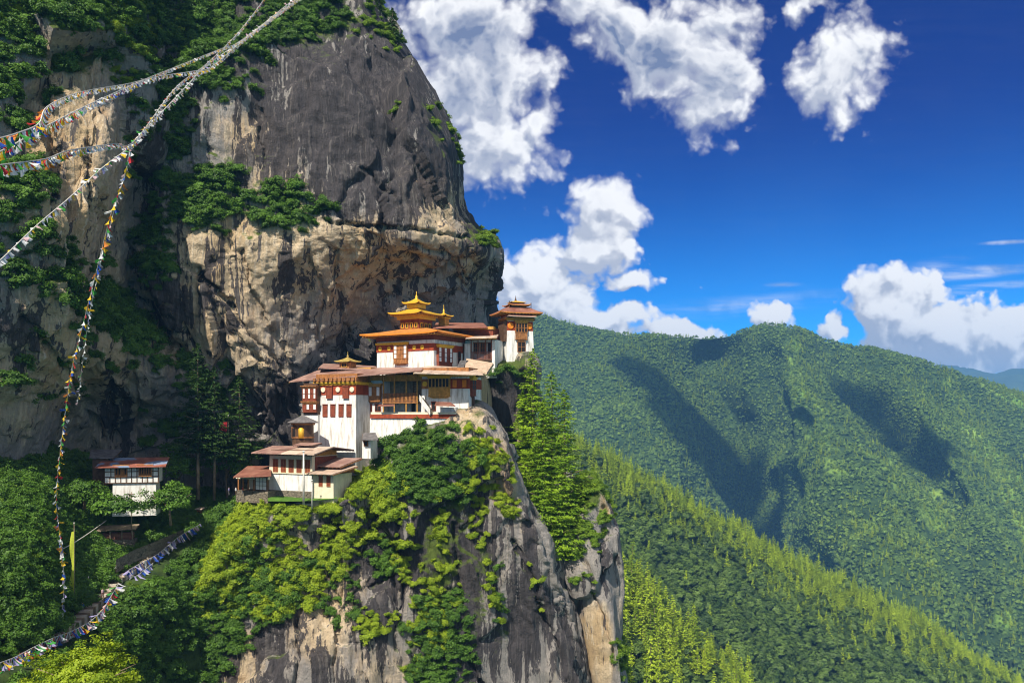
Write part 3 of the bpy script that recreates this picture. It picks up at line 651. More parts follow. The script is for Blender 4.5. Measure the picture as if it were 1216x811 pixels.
# ------------------------------------------------------------------ mountains
def terrain(name, rows, nv, nu, mt, amp, scale, seed, rid=0.0):
    G = patch(rows, nv, nu)
    if rid:
        _pv = np.linspace(0, 1, nv)[:, None]; rid = rid * np.clip((_pv - 0.16) / 0.15, 0.12, 1)
        rr_ = 1 - np.abs(fbm(G * np.array([1, .55, .55]) / (scale * .55), 3, seed + 30)) * 4.5
        G = G + gnormals(G) * ((rr_ - 0.75) * rid)[..., None]
    am_ = amp * (np.clip((np.linspace(0, 1, nv)[:, None] - 0.16) / 0.15, 0.4, 1) if amp > 50 and scale < 500 else 1)
    G = G + gnormals(G) * (fbm(G / scale, 5, seed, 0.55) * am_)[..., None]
    o = mesh_obj(name, G.reshape(-1, 3), gfaces(nv, nu), mt, smooth=True); o['kind'] = 'structure'
    return o, G
m2 = [
 [(500, 470, 3000), (620, 470, 3000), (740, 480, 2950), (840, 480, 2950), (940, 480, 2900), (1000, 490, 2900), (1070, 500, 2900), (1150, 520, 2900), (1230, 540, 2900), (1350, 570, 2900)],
 [(540, 372, 2520), (640, 381, 2450), (740, 399, 2400), (840, 402, 2420), (925, 388, 2250), (985, 407, 2350), (1060, 421, 2350), (1140, 446, 2350), (1216, 468, 2350), (1340, 505, 2300)],
 [(540, 440, 2350), (640, 440, 2300), (745, 440, 2170), (845, 440, 2420), (945, 440, 2000), (1000, 445, 2220), (1075, 455, 2150), (1150, 472, 2210), (1230, 500, 2150), (1350, 530, 2100)],
 [(540, 510, 2200), (650, 510, 2150), (765, 510, 1960), (875, 515, 2310), (975, 510, 1780), (1060, 520, 2090), (1110, 515, 1940), (1170, 530, 2030), (1245, 560, 1940), (1360, 590, 1900)],
 [(540, 590, 2050), (660, 590, 1980), (790, 590, 1770), (895, 600, 2150), (1010, 590, 1580), (1110, 580, 1890), (1150, 590, 1750), (1200, 600, 1810), (1260, 630, 1740), (1370, 660, 1700)],
 [(540, 680, 1900), (680, 680, 1800), (815, 680, 1620), (925, 690, 1930), (1050, 680, 1410), (1140, 660, 1620), (1180, 670, 1550), (1220, 680, 1580), (1285, 710, 1520), (1380, 740, 1500)],
 [(560, 800, 1650), (720, 800, 1550), (860, 800, 1480), (960, 800, 1600), (1090, 800, 1220), (1170, 790, 1360), (1210, 800, 1320), (1250, 800, 1340), (1310, 810, 1320), (1390, 820, 1300)],
 [(580, 1000, 1400), (760, 1000, 1300), (900, 1000, 1250), (1000, 1000, 1300), (1120, 1000, 1040), (1190, 1000, 1120), (1240, 1000, 1100), (1290, 1000, 1100), (1340, 1000, 1100), (1400, 1000, 1080)],
]
m2_o, G2 = terrain('far_mountain', m2, 200, 260, M['mountain'], 85, 260, 51, 36)
def meadow2(px, py, G):
    m_ = gaus(px, py, [(965, 500, 20, 90, -22, 1.0), (1150, 505, 16, 60, -25, 1.0), (1200, 470, 46, 9, 22, 1.1), (1185, 560, 26, 50, -30, .9), (1060, 560, 20, 44, -25, .7), (1120, 610, 30, 50, -25, .7), (945, 420, 10, 36, -10, .7), (1020, 640, 20, 40, -30, .6), (1000, 560, 12, 40, -20, .7), (1180, 720, 30, 40, -20, .7), (1215, 620, 20, 40, -20, .7)])
    return np.clip(m_ * (0.65 + 1.6 * fbm(G / 70, 3, 9)) * 1.3, 0, 1)
_x, _y = proj(G2); _a = m2_o.data.attributes.new('meadow', 'FLOAT', 'POINT'); _a.data.foreach_set('value', meadow2(_x, _y, G2).ravel().astype(np.float32))
m1 = [
 [(560, 520, 1150), (690, 580, 1100), (760, 620, 1080), (840, 670, 1080), (930, 715, 1080), (1020, 755, 1090), (1100, 790, 1100), (1180, 830, 1110), (1280, 890, 1120)],
 [(560, 470, 900), (690, 538, 880), (760, 571, 870), (840, 620, 875), (930, 670, 880), (1020, 712, 890), (1100, 752, 900), (1180, 800, 910), (1280, 855, 920)],
 [(560, 530, 800), (690, 600, 800), (770, 640, 790), (850, 690, 780), (935, 730, 785), (1025, 770, 800), (1110, 810, 810), (1190, 850, 820), (1290, 900, 830)],
 [(570, 640, 700), (690, 690, 710), (775, 720, 700), (855, 760, 690), (940, 800, 700), (1030, 835, 710), (1120, 870, 720), (1200, 900, 720), (1300, 950, 730)],
 [(570, 900, 600), (690, 950, 600), (780, 950, 590), (860, 960, 590), (950, 980, 600), (1040, 1000, 610), (1130, 1020, 610), (1210, 1040, 620), (1310, 1080, 630)],
]
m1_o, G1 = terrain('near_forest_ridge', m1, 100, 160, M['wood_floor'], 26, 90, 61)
n1 = [
 [(650, 640, 620), (720, 700, 610), (800, 770, 610), (870, 830, 610), (930, 880, 610), (1000, 940, 620)],
 [(650, 630, 520), (735, 682, 512), (800, 742, 510), (870, 806, 512), (925, 850, 516), (1000, 905, 530)],
 [(650, 720, 470), (735, 765, 462), (800, 815, 460), (870, 870, 460), (925, 910, 465), (1000, 960, 480)],
 [(650, 860, 420), (735, 890, 415), (800, 920, 412), (870, 960, 412), (925, 1000, 415), (1000, 1040, 425)],
 [(650, 1200, 380), (735, 1200, 375), (800, 1220, 370), (870, 1240, 370), (925, 1260, 375), (1000, 1300, 380)],
]
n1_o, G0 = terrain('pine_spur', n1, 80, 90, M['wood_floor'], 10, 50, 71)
m3 = [
 [(1000, 500, 9500), (1080, 490, 9500), (1150, 480, 9500), (1216, 480, 9500), (1300, 480, 9500), (1420, 480, 9500)],
 [(1000, 450, 8200), (1080, 440, 8200), (1124, 437, 8200), (1150, 441, 8300), (1180, 446, 8300), (1216, 439, 8200), (1300, 430, 8200)][:6],
 [(1000, 490, 7000), (1080, 480, 7000), (1140, 470, 7000), (1200, 474, 7000), (1290, 470, 7000), (1420, 470, 7000)],
 [(1000, 580, 6000), (1080, 580, 6000), (1150, 580, 6000), (1216, 580, 6000), (1300, 580, 6000), (1420, 580, 6000)],
]
m3_o, G3 = terrain('distant_hills', m3, 50, 110, M['far'], 260, 700, 81)
vf = MB(); vf.add([(-14000, -4000, -760), (14000, -4000, -760), (14000, 14000, -760), (-14000, 14000, -760)], [(0, 1, 2, 3)])
vf.build('valley_ground', M['forest_floor']); bpy.data.objects['valley_ground']['kind'] = 'structure'

# the air: one even box of haze round everything
hb = MB(); hb.box(-5600, 7600, -420, 10400, -764, 470)
hm = bpy.data.materials.new('haze'); hm.use_nodes = True; HT = NT(hm.node_tree); HT.n.clear()
pv = HT.new('ShaderNodeVolumePrincipled'); pv.inputs['Color'].default_value = (0.20, 0.52, 1.0, 1); pv.inputs['Density'].default_value = 0.000095
ho = HT.new('ShaderNodeOutputMaterial'); HT.l.new(pv.outputs[0], ho.inputs['Volume'])
hz_o = hb.build('haze', hm); hz_o['kind'] = 'stuff'

# ------------------------------------------------------------------ plants
def quads(c, nrm, up, w_, h_, tint):
    """leaf quads from centres, normals, long axes and half sizes -> verts, faces, tint"""
    nrm = nrm / (np.linalg.norm(nrm, axis=1, keepdims=True) + 1e-9)
    sx = np.cross(up, nrm); sx /= np.linalg.norm(sx, axis=1, keepdims=True) + 1e-9
    sy = np.cross(nrm, sx)
    w_ = np.asarray(w_).reshape(-1, 1); h_ = np.asarray(h_).reshape(-1, 1)
    v = np.stack([c - sy * h_, c + sx * w_ - sy * h_ * 0.1, c + sy * h_, c - sx * w_ + sy * h_ * 0.1], 1)
    return v.reshape(-1, 3), np.arange(len(c) * 4).reshape(-1, 4), np.repeat(tint, 4)
def rdir(r_, n):
    a = r_.normal(size=(n, 3)); return a / np.linalg.norm(a, axis=1, keepdims=True)
def crown_mesh(r_, rad, clumps, per, clump_r, leaf_s, base_z=0.0, fill=0.55, outw=0.6):
    """broad crown: leaf clumps spread through an uneven ellipsoid"""
    dd = rdir(r_, clumps); dd[:, 2] = np.abs(dd[:, 2]) * 1.0 - 0.25 * (r_.random(clumps) < 0.4)
    rr = (fill + (1 - fill) * r_.random(clumps) ** 0.6)
    lob = 0.78 + 0.34 * np.sin(dd[:, 0] * 4.1 + r_.random() * 6) * np.cos(dd[:, 1] * 3.3 + r_.random() * 6)
    cc = dd * (rr * lob)[:, None] * np.array(rad); cc[:, 2] += base_z
    ct = r_.random(clumps)
    off = rdir(r_, clumps * per) * (r_.random((clumps * per, 1)) ** 0.5) * clump_r * np.array([1, 1, 0.55])
    c = np.repeat(cc, per, 0) + off
    nr = rdir(r_, clumps * per) * 0.62 + np.repeat(dd, per, 0) * outw + off / clump_r * 0.35 + np.array([0, 0, 0.35])
    s = leaf_s * (0.65 + 0.7 * r_.random(clumps * per))
    tint = np.clip(np.repeat(ct, per) * 0.7 + r_.random(clumps * per) * 0.4 - 0.05 , 0, 1)
    return quads(c, nr, rdir(r_, clumps * per), s * 0.62, s, tint)
def conifer_mesh(r_, H, R, whorls, per, leaf_s, start=0.15, droop=0.18, spread=1.0, prof=0.75):
    """boughs in whorls round a straight trunk, each carrying drooping sprays"""
    cs, ns, us, ss_, ts = [], [], [], [], []
    for k in range(whorls):
        f = k / (whorls - 1); z = H * (start + (1 - start) * f)
        rk = R * (1 - f) ** prof * (0.72 + 0.5 * r_.random()) + 0.02 * H * (1 - f) * 0.2 + leaf_s * 0.3
        nb = max(4, int(round(3 + 4 * (1 - f) * spread))); a0 = r_.random() * 6.28
        for j in range(nb):
            a = a0 + 6.283 * j / nb + r_.normal() * 0.25; L = rk * (0.42 + 0.85 * r_.random())
            ct = r_.random()
            if r_.random() < 0.10: continue
            n = max(2, int(per * (0.35 + 0.65 * (1 - f))))
            t_ = (0.18 + 0.86 * r_.random(n) ** 0.75)
            lat = r_.normal(size=n) * 0.30 * L * (1.1 - t_ * 0.8)
            x = np.cos(a) * L * t_ - np.sin(a) * lat; y = np.sin(a) * L * t_ + np.cos(a) * lat
            zz = z - droop * L * t_ ** 1.3 + 0.22 * L * np.maximum(t_ - 0.6, 0) - 0.25 * np.abs(lat) * 0.6 + r_.normal(size=n) * leaf_s * 0.25
            cs.append(np.stack([x, y, zz], 1))
            ns.append(np.stack([np.cos(a) * 0.35 + r_.normal(size=n) * .35, np.sin(a) * 0.35 + r_.normal(size=n) * .35, np.full(n, 0.9)], 1))
            us.append(np.stack([np.cos(a) + r_.normal(size=n) * .5, np.sin(a) + r_.normal(size=n) * .5, np.full(n, -0.3)], 1))
            ss_.append(leaf_s * (0.6 + 0.7 * r_.random(n)))
            ts.append(np.clip(0.55 * ct + 0.25 * t_ + 0.3 * r_.random(n) - 0.05, 0, 1))
    s = np.concatenate(ss_)
    return quads(np.concatenate(cs), np.concatenate(ns), np.concatenate(us), s * 0.36, s * 1.15, np.concatenate(ts))
def foliage(name, data, mt, parent=None):
    v, f, t = data
    return mesh_obj(name, v, f, mt, parent, attrs={'tint': t})
def instances(name, protos, pos, rot, scl, idx=None):
    """one object of uncountable growth: instances of plants that stand in the scene"""
    me = bpy.data.meshes.new(name); me.from_pydata(pos.tolist(), [], [])
    for nm, arr in (('rot', rot), ('scl', scl)):
        a = me.attributes.new(nm, 'FLOAT_VECTOR', 'POINT'); a.data.foreach_set('vector', np.asarray(arr, np.float32).ravel())
    a = me.attributes.new('pick', 'INT', 'POINT')
    a.data.foreach_set('value', np.asarray(idx if idx is not None else rng.integers(0, len(protos), len(pos)), np.int32))
    o = bpy.data.objects.new(name, me); COL.objects.link(o); o['kind'] = 'stuff'
    ng = bpy.data.node_groups.new(name, 'GeometryNodeTree')
    ng.interface.new_socket('Geometry', in_out='INPUT', socket_type='NodeSocketGeometry')
    ng.interface.new_socket('Geometry', in_out='OUTPUT', socket_type='NodeSocketGeometry')
    N = ng.nodes; L = ng.links
    gi = N.new('NodeGroupInput'); go = N.new('NodeGroupOutput'); jn = N.new('GeometryNodeJoinGeometry')
    for p_ in protos:
        oi = N.new('GeometryNodeObjectInfo'); oi.transform_space = 'ORIGINAL'; oi.inputs['Object'].default_value = p_; oi.inputs['As Instance'].default_value = True
        L.new(oi.outputs['Geometry'], jn.inputs[0])
    ip = N.new('GeometryNodeInstanceOnPoints'); ip.inputs['Pick Instance'].default_value = True
    def na(nm, typ):
        q = N.new('GeometryNodeInputNamedAttribute'); q.data_type = typ; q.inputs[0].default_value = nm
        return [s for s in q.outputs if s.enabled and s.name == 'Attribute'][0]
    L.new(gi.outputs[0], ip.inputs['Points']); L.new(jn.outputs[0], ip.inputs['Instance'])
    L.new(na('pick', 'INT'), ip.inputs['Instance Index'])
    e2r = N.new('FunctionNodeEulerToRotation'); L.new(na('rot', 'FLOAT_VECTOR'), e2r.inputs[0]); L.new(e2r.outputs[0], ip.inputs['Rotation'])
    L.new(na('scl', 'FLOAT_VECTOR'), ip.inputs['Scale'])
    L.new(ip.outputs[0], go.inputs[0])
    md = o.modifiers.new('scatter', 'NODES'); md.node_group = ng
    return o
def rots(r_, n, tilt=0.15):
    return np.stack([r_.normal(size=n) * tilt, r_.normal(size=n) * tilt, r_.random(n) * 6.283], 1)
def scls(r_, n, lo, hi, flat=1.0, pw=1.0):
    s = lo + (hi - lo) * r_.random(n) ** pw; return np.stack([s, s * (0.85 + 0.3 * r_.random(n)), s * flat * (0.8 + 0.4 * r_.random(n))], 1)
# ------------------------------------------------------------------ trees and shrubs
R1 = np.random.default_rng(101)
def trunk_mb(H, r0, r1, bend=0.02, limbs=0, start=0.5, reach=3.0, r_=random):
    mb = MB(); pts = []
    for k in range(7):
        f = k / 6; pts.append((math.sin(f * 3.1) * bend * H * 0.5, math.sin(f * 2.1 + 1) * bend * H * 0.3, H * f - 0.6 * (k == 0)))
    mb.tube(pts, r0, 7, 0, r1)
    for k in range(limbs):
        f = start + (0.95 - start) * (k + 0.5) / limbs; a = k * 2.4
        z = H * f; L = reach * (1.15 - f)
        mb.tube([(0, 0, z), (math.cos(a) * L * .5, math.sin(a) * L * .5, z + L * .12), (math.cos(a) * L, math.sin(a) * L, z + L * .3)], r0 * 0.3, 5, 0, r0 * 0.08)
    return mb
def big_conifer(px, py, Y, H, R, seed, label, group=None, mt='needle', start=0.10, whorls=62, per=66, leaf_s=0.32, name='conifer_tree', droop=0.18, tr=None, prof=0.55):
    r_ = np.random.default_rng(seed)
    root = empty(name, P(px, py, Y), seed * 1.3); tag(root, label, 'tree', group)
    foliage('crown', conifer_mesh(r_, H, R, whorls, per, leaf_s, start, droop, 1.25, prof), M[mt], root)
    trunk_mb(H * 0.97, tr or H * 0.014, 0.06, 0.012, 16, max(start, .25), R).build('trunk', M['bark'], root, True)
    return root
def leafy_tree(px, py, Y, h, rad, seed, label, mt, clumps=60, per=46, clump_r=1.2, leaf_s=0.22, group=None, name='leafy_tree', cat='tree', r0=0.3):
    r_ = np.random.default_rng(seed)
    root = empty(name, P(px, py, Y), seed * 0.7); tag(root, label, cat, group)
    foliage('crown', crown_mesh(r_, rad, clumps, per, clump_r, leaf_s, h, 0.45), M[mt], root)
    mb = MB(); mb.tube([(0, 0, -1.0), (0.05 * rad[0], 0, h * .5), (0, 0.05 * rad[0], h + rad[2] * 0.5)], r0, 7, 0, r0 * 0.4)
    for k in range(7):
        a = k * 2.4 + seed; mb.tube([(0, 0, h * 0.6 + k * rad[2] * .05), (math.cos(a) * rad[0] * .35, math.sin(a) * rad[1] * .35, h + .1 * rad[2]), (math.cos(a) * rad[0] * .7, math.sin(a) * rad[1] * .7, h + rad[2] * .35)], r0 * .5, 5, 0, r0 * .1)
    mb.build('trunk', M['bark'], root, True)
    return root
big_conifer(633, 606, 205, 37.2, 6.6, 3, 'tall bright green conifer on the crag, its tip just under the corner tower', start=0.12)
big_conifer(655, 650, 203, 40.0, 7.6, 4, 'broadest bright green conifer in the middle of the crag clump', start=0.10)
big_conifer(670, 655, 201, 36.5, 6.8, 5, 'bright green conifer at the right edge of the crag clump', start=0.08)
big_conifer(645, 640, 199, 31.0, 6.0, 6, 'shorter conifer standing in front of the tall pair on the crag', start=0.12)
big_conifer(664, 664, 197, 19.0, 4.8, 7, 'low bushy conifer at the foot of the crag clump', start=0.05, whorls=30)
big_conifer(692, 632, 202, 11.0, 2.6, 8, 'small conifer leaning on the rim of the outer crag', start=0.05, whorls=24)
big_conifer(621, 612, 206, 29.0, 4.6, 9, 'slender bright conifer nearest the corner tower rock, left edge of the clump', start=0.1, whorls=54)
big_conifer(466, 58, 239, 10.6, 2.7, 10, 'lone dark conifer on the skyline of the great cliff', start=0.12, whorls=22, per=9, leaf_s=0.5, mt='needle_dark')
big_conifer(447, 20, 244, 7.0, 2.2, 12, 'small conifer cut by the top of the great cliff rim', start=0.1, whorls=16, per=9, leaf_s=0.5, mt='needle_dark')
big_conifer(235, 590, 195, 33.5, 5.2, 13, 'tall dark pine with a bare pale trunk beside the gully house', start=0.30, whorls=44, per=44, leaf_s=0.36, mt='needle_dark', name='pine_tree', droop=0.08, tr=0.42)
big_conifer(254, 591, 196, 28.5, 4.6, 14, 'second dark pine with a straight trunk, right of the tallest pine', start=0.32, whorls=38, per=44, leaf_s=0.36, mt='needle_dark', name='pine_tree', droop=0.08, tr=0.36)
big_conifer(284, 584, 201, 26.0, 5.0, 15, 'dark pine half lost in the shade of the rock crevice', start=0.30, whorls=28, per=40, leaf_s=0.36, mt='needle_dark', name='pine_tree', droop=0.1, tr=0.36)
leafy_tree(212, 598, 198, 8.0, (6.5, 5.5, 9.0), 21, 'dark leafy tree crowding the gully between house and pines', 'leaf_dark', 110, 50)
leafy_tree(270, 590, 202, 7.0, (7.0, 5.5, 9.0), 22, 'dark leafy tree behind the pine trunks', 'leaf_dark', 110, 50)
leafy_tree(298, 560, 207, 4.0, (4.5, 4.0, 5.5), 23, 'dark leafy tree against the overhanging rock left of the white tower', 'leaf_dark', 80, 50)
leafy_tree(203, 618, 178, 3.4, (6.2, 5.4, 5.6), 24, 'rounded dark tree just right of the white gully house', 'leaf_dark', 120, 50)
leafy_tree(100, 598, 173, 1.5, (4.4, 4.2, 4.2), 25, 'dark bushy tree left of the gully house wall', 'leaf_dark', 80, 50)
leafy_tree(104, 858, 62, 3.0, (5.2, 4.2, 2.9), 26, 'sunlit yellow green treetop in the lower left corner', 'leaf_lit', 320, 48, 0.5, 0.105, r0=0.22)
leafy_tree(500, 590, 186, 4.5, (5.8, 4.4, 6.5), 27, 'dark green tree climbing against the long white terrace wall', 'leaf_dark', 130, 50)
leafy_tree(535, 585, 186, 4.0, (4.4, 3.6, 6.0), 28, 'dark green tree below the right end of the terrace', 'leaf_dark', 100, 50)
leafy_tree(475, 575, 184, 2.5, (4.0, 3.4, 4.6), 29, 'leafy tree at the foot of the white terrace wall, left of the others', 'leaf_mid', 80, 50)
# bushes that stand on their own (also the sources of the shrub growth)
def bush(px, py, Y, seed, label, mt, group=None, scale=1.0, clumps=34, per=60, leaf_s=0.115):
    r_ = np.random.default_rng(seed)
    o = foliage('bush', crown_mesh(r_, (1.5, 1.5, 1.25), clumps, per, 0.55, leaf_s, 0.25, 0.4), M[mt])
    o.location = P(px, py, Y); o.scale = (scale,) * 3; o.rotation_euler.z = seed
    tag(o, label, 'bush', group); return o
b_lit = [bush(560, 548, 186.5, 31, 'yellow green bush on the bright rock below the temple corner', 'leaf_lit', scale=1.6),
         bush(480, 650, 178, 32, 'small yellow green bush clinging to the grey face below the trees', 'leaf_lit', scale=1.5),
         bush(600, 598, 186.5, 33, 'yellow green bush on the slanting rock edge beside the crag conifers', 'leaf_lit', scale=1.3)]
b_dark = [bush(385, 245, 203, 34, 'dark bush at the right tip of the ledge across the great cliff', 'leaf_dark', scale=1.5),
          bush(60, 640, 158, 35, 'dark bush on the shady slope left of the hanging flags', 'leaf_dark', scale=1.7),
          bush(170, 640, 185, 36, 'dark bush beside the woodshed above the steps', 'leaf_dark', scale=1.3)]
bush(148, 606, 171, 51, 'dark bush against the middle of the white gully house wall', 'leaf_dark', scale=2.4)
bush(124, 606, 171, 52, 'broad dark bush under the left corner of the gully house', 'leaf_dark', scale=2.8)
b_mid = [bush(578, 290, 229, 37, 'bright bush on the bulge of the great cliff edge', 'leaf_mid', scale=1.9),
         bush(700, 585, 202.5, 38, 'green bush on the top of the outer crag', 'leaf_mid', scale=1.6),
         bush(738, 775, 199, 39, 'green bush low on the right edge of the outer crag', 'leaf_mid', scale=1.6)]
def grow(name, G, N, mask, protos, lo, hi, seed, label, cat='shrubs', nzmin=-0.3, flat=1.0, lift=0.0, floor=0.0, tilt=.25, path=False):
    def wf(px, py, n, G_): return (np.clip(gaus(px, py, mask) * 1.6 - 0.30, 0, 1) + floor) * np.clip((n[..., 2] - nzmin) * 1.5, 0.02, 1) * (0.15 + 1.7 * np.clip(fbm(G_ / 9.0, 3, seed) + 0.35, 0, 1)) * ((n[..., 1] < 0.35)) * (sstep(path_d(px, py - 10), 11, 22) * (1 - gaus(px, py, [(92, 738, 22, 30, 0, 1.0)])) if path else 1)
    p, n, r_ = scatter(G, N, wf, seed)
    o = instances(name, protos, p + n * lift, rots(r_, N, tilt), scls(r_, N, lo, hi, flat), r_.integers(0, len(protos), N))
    tag(o, label, cat); return o
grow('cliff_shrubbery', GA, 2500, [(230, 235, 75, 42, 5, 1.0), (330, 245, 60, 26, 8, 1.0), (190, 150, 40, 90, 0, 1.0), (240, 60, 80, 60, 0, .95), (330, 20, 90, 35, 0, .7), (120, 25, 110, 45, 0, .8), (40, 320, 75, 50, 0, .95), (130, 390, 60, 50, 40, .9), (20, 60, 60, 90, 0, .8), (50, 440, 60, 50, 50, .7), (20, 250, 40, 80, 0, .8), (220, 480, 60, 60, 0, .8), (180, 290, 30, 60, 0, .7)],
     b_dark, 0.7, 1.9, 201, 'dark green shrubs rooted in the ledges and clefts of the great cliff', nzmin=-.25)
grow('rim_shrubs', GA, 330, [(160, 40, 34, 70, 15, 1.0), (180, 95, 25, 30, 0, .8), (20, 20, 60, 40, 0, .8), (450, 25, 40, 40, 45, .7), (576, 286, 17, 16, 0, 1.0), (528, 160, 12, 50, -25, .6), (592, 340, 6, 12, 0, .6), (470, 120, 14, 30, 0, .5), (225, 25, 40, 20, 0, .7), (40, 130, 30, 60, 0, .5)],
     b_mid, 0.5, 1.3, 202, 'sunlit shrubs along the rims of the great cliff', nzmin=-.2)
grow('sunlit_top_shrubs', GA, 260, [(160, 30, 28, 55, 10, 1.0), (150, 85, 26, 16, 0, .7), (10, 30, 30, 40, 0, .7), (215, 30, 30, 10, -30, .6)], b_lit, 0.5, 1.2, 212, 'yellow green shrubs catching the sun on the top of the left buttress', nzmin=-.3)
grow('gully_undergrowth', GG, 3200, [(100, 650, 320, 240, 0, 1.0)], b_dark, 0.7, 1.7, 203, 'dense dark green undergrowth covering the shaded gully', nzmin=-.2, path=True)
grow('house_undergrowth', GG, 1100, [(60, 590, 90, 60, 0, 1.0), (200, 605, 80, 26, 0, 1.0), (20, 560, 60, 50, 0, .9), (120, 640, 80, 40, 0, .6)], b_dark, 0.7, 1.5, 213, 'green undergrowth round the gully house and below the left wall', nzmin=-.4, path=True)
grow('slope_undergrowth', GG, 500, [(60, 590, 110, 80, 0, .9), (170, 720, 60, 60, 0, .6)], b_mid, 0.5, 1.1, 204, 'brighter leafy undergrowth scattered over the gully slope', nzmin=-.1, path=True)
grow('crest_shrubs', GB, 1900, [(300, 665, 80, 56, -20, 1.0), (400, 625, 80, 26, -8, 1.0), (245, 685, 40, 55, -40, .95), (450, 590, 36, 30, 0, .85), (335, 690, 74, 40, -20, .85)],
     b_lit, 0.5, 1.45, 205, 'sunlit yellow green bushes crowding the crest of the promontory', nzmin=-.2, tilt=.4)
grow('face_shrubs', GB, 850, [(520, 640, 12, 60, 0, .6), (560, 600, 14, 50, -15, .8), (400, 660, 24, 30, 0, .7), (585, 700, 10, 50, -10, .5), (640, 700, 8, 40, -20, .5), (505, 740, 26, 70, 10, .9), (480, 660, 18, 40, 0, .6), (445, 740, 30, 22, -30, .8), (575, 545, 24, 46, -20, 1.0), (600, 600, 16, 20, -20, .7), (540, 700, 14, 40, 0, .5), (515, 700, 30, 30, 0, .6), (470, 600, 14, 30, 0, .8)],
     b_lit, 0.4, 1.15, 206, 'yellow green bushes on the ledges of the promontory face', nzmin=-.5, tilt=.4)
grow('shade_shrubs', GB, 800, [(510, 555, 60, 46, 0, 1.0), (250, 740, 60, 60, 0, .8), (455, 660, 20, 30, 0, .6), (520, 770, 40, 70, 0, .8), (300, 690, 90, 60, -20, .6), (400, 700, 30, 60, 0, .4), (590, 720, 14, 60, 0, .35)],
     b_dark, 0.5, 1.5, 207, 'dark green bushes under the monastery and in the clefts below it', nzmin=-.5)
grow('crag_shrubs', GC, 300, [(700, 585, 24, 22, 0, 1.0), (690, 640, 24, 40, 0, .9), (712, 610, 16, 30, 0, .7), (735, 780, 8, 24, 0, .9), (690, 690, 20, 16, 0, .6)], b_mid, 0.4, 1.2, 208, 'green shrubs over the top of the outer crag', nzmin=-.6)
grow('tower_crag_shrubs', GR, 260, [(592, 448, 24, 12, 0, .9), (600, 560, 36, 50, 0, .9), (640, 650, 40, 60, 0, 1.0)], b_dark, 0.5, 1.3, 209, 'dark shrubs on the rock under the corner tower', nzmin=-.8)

# ------------------------------------------------------------------ the woods beyond the gorge
def fol(name, data, mt, loc, rz, sc_, label, cat, group):
    o = foliage(name, data, M[mt]); o.location = loc; o.rotation_euler.z = rz; o.scale = (sc_,) * 3
    return tag(o, label, cat, group)
def visible_front(px, py, n, G):
    return (n * (-G / np.linalg.norm(G, axis=-1, keepdims=True))).sum(-1) > -0.05
def place_kind(name, protos_data, mt, trees, label, group, stuff_name, stuff_label, nmax=300, trunk=None):
    """the nearest nmax as trees of their own, the rest of the wood as one"""
    pos, rot, scl, idx = trees
    order = np.argsort(pos[:, 1] / scl[:, 2]); protos = []
    for k, i in enumerate(order[:nmax]):
        v = int(idx[i])
        src = [q for q in protos if q['_v'] == v]
        if not src:
            o = foliage('crown', protos_data[v], M[mt]); o['_v'] = v; protos.append(o)
            root = empty(name, (0, 0, 0)); o.parent = root; root['_v'] = v
            tb = MB(); tb.tube([(0, 0, -1.5), (0, 0, trunk)], 0.28, 6, 0, 0.1); tb.build('trunk', M['bark'], root)
            tag(root, label, 'tree', group)
        else:
            root = copy_tree(src[0].parent)
        root.location = pos[i]; root.rotation_euler = tuple(rot[i]); root.scale = tuple(scl[i])
    rest = order[nmax:]
    for q in protos:
        q.parent.pop('_v', None)
    pi = {q['_v']: a for a, q in enumerate(protos)}
    o = instances(stuff_name, protos, pos[rest], rot[rest], scl[rest], np.array([pi.get(int(v), 0) for v in idx[rest]]))
    tag(o, stuff_label, 'woods')
    for q in protos: q.pop('_v', None)
    return protos
def pts(G, N, wf, seed, lo, hi, nv, tilt=0.04):
    p, n, r_ = scatter(G, N, wf, seed)
    return p, rots(r_, N, tilt), scls(r_, N, lo, hi, 1.0, 1.7), r_.integers(0, nv, N)
def cat_(*a): return tuple(np.concatenate([x[k] for x in a]) for k in range(4))
con = [conifer_mesh(np.random.default_rng(300 + k), 16, 2.9 + 0.35 * k, 16, 16, 0.55, 0.12, 0.2) for k in range(4)]
brd = [crown_mesh(np.random.default_rng(320 + k), (4.6, 4.4, 4.6 + .5 * k), 44, 26, 1.4, 0.52, 4.5, 0.65, 1.1) for k in range(4)]
VF = visible_front
patchy = lambda G, s, sd: np.clip(fbm(G / s, 4, sd) * 3.0 + 0.5, 0, 1)
crest1 = lambda px: np.interp(px, [560, 690, 760, 840, 930, 1020, 1100, 1180, 1280], [480, 548, 581, 630, 680, 722, 762, 810, 865])
def w_n1(px, py, n, G): return VF(px, py, n, G) * ((px > 690) & (px < 1040) & (py < 900)) * (0.15 + patchy(G, 40, 5))
def w_m1c(px, py, n, G): return VF(px, py, n, G) * ((px > 640) & (px < 1250) & (py < 870)) * np.clip(1.0 - (py - crest1(px)) / (60 + 70 * fbm(G / 60, 3, 4)), 0.02, 1)
def w_m1b(px, py, n, G): return VF(px, py, n, G) * ((px > 640) & (px < 1250) & (py < 870)) * np.clip((py - crest1(px) + 10) / 50 + 1.0 * fbm(G / 50, 3, 4), 0.06, 1)
con_protos = place_kind('conifer_tree', con, 'conifer_ridge',
    cat_(pts(G0, 430, w_n1, 401, 0.6, 1.45, 4), pts(G1, 2600, w_m1c, 402, 0.45, 1.2, 4)),
    'slim sunlit conifer among many on the wooded spur across the gorge', 'conifers on the wooded spur', 'ridge_conifers',
    'bright yellow green conifers crowding the crest of the near wooded ridge', 300, 15.0)
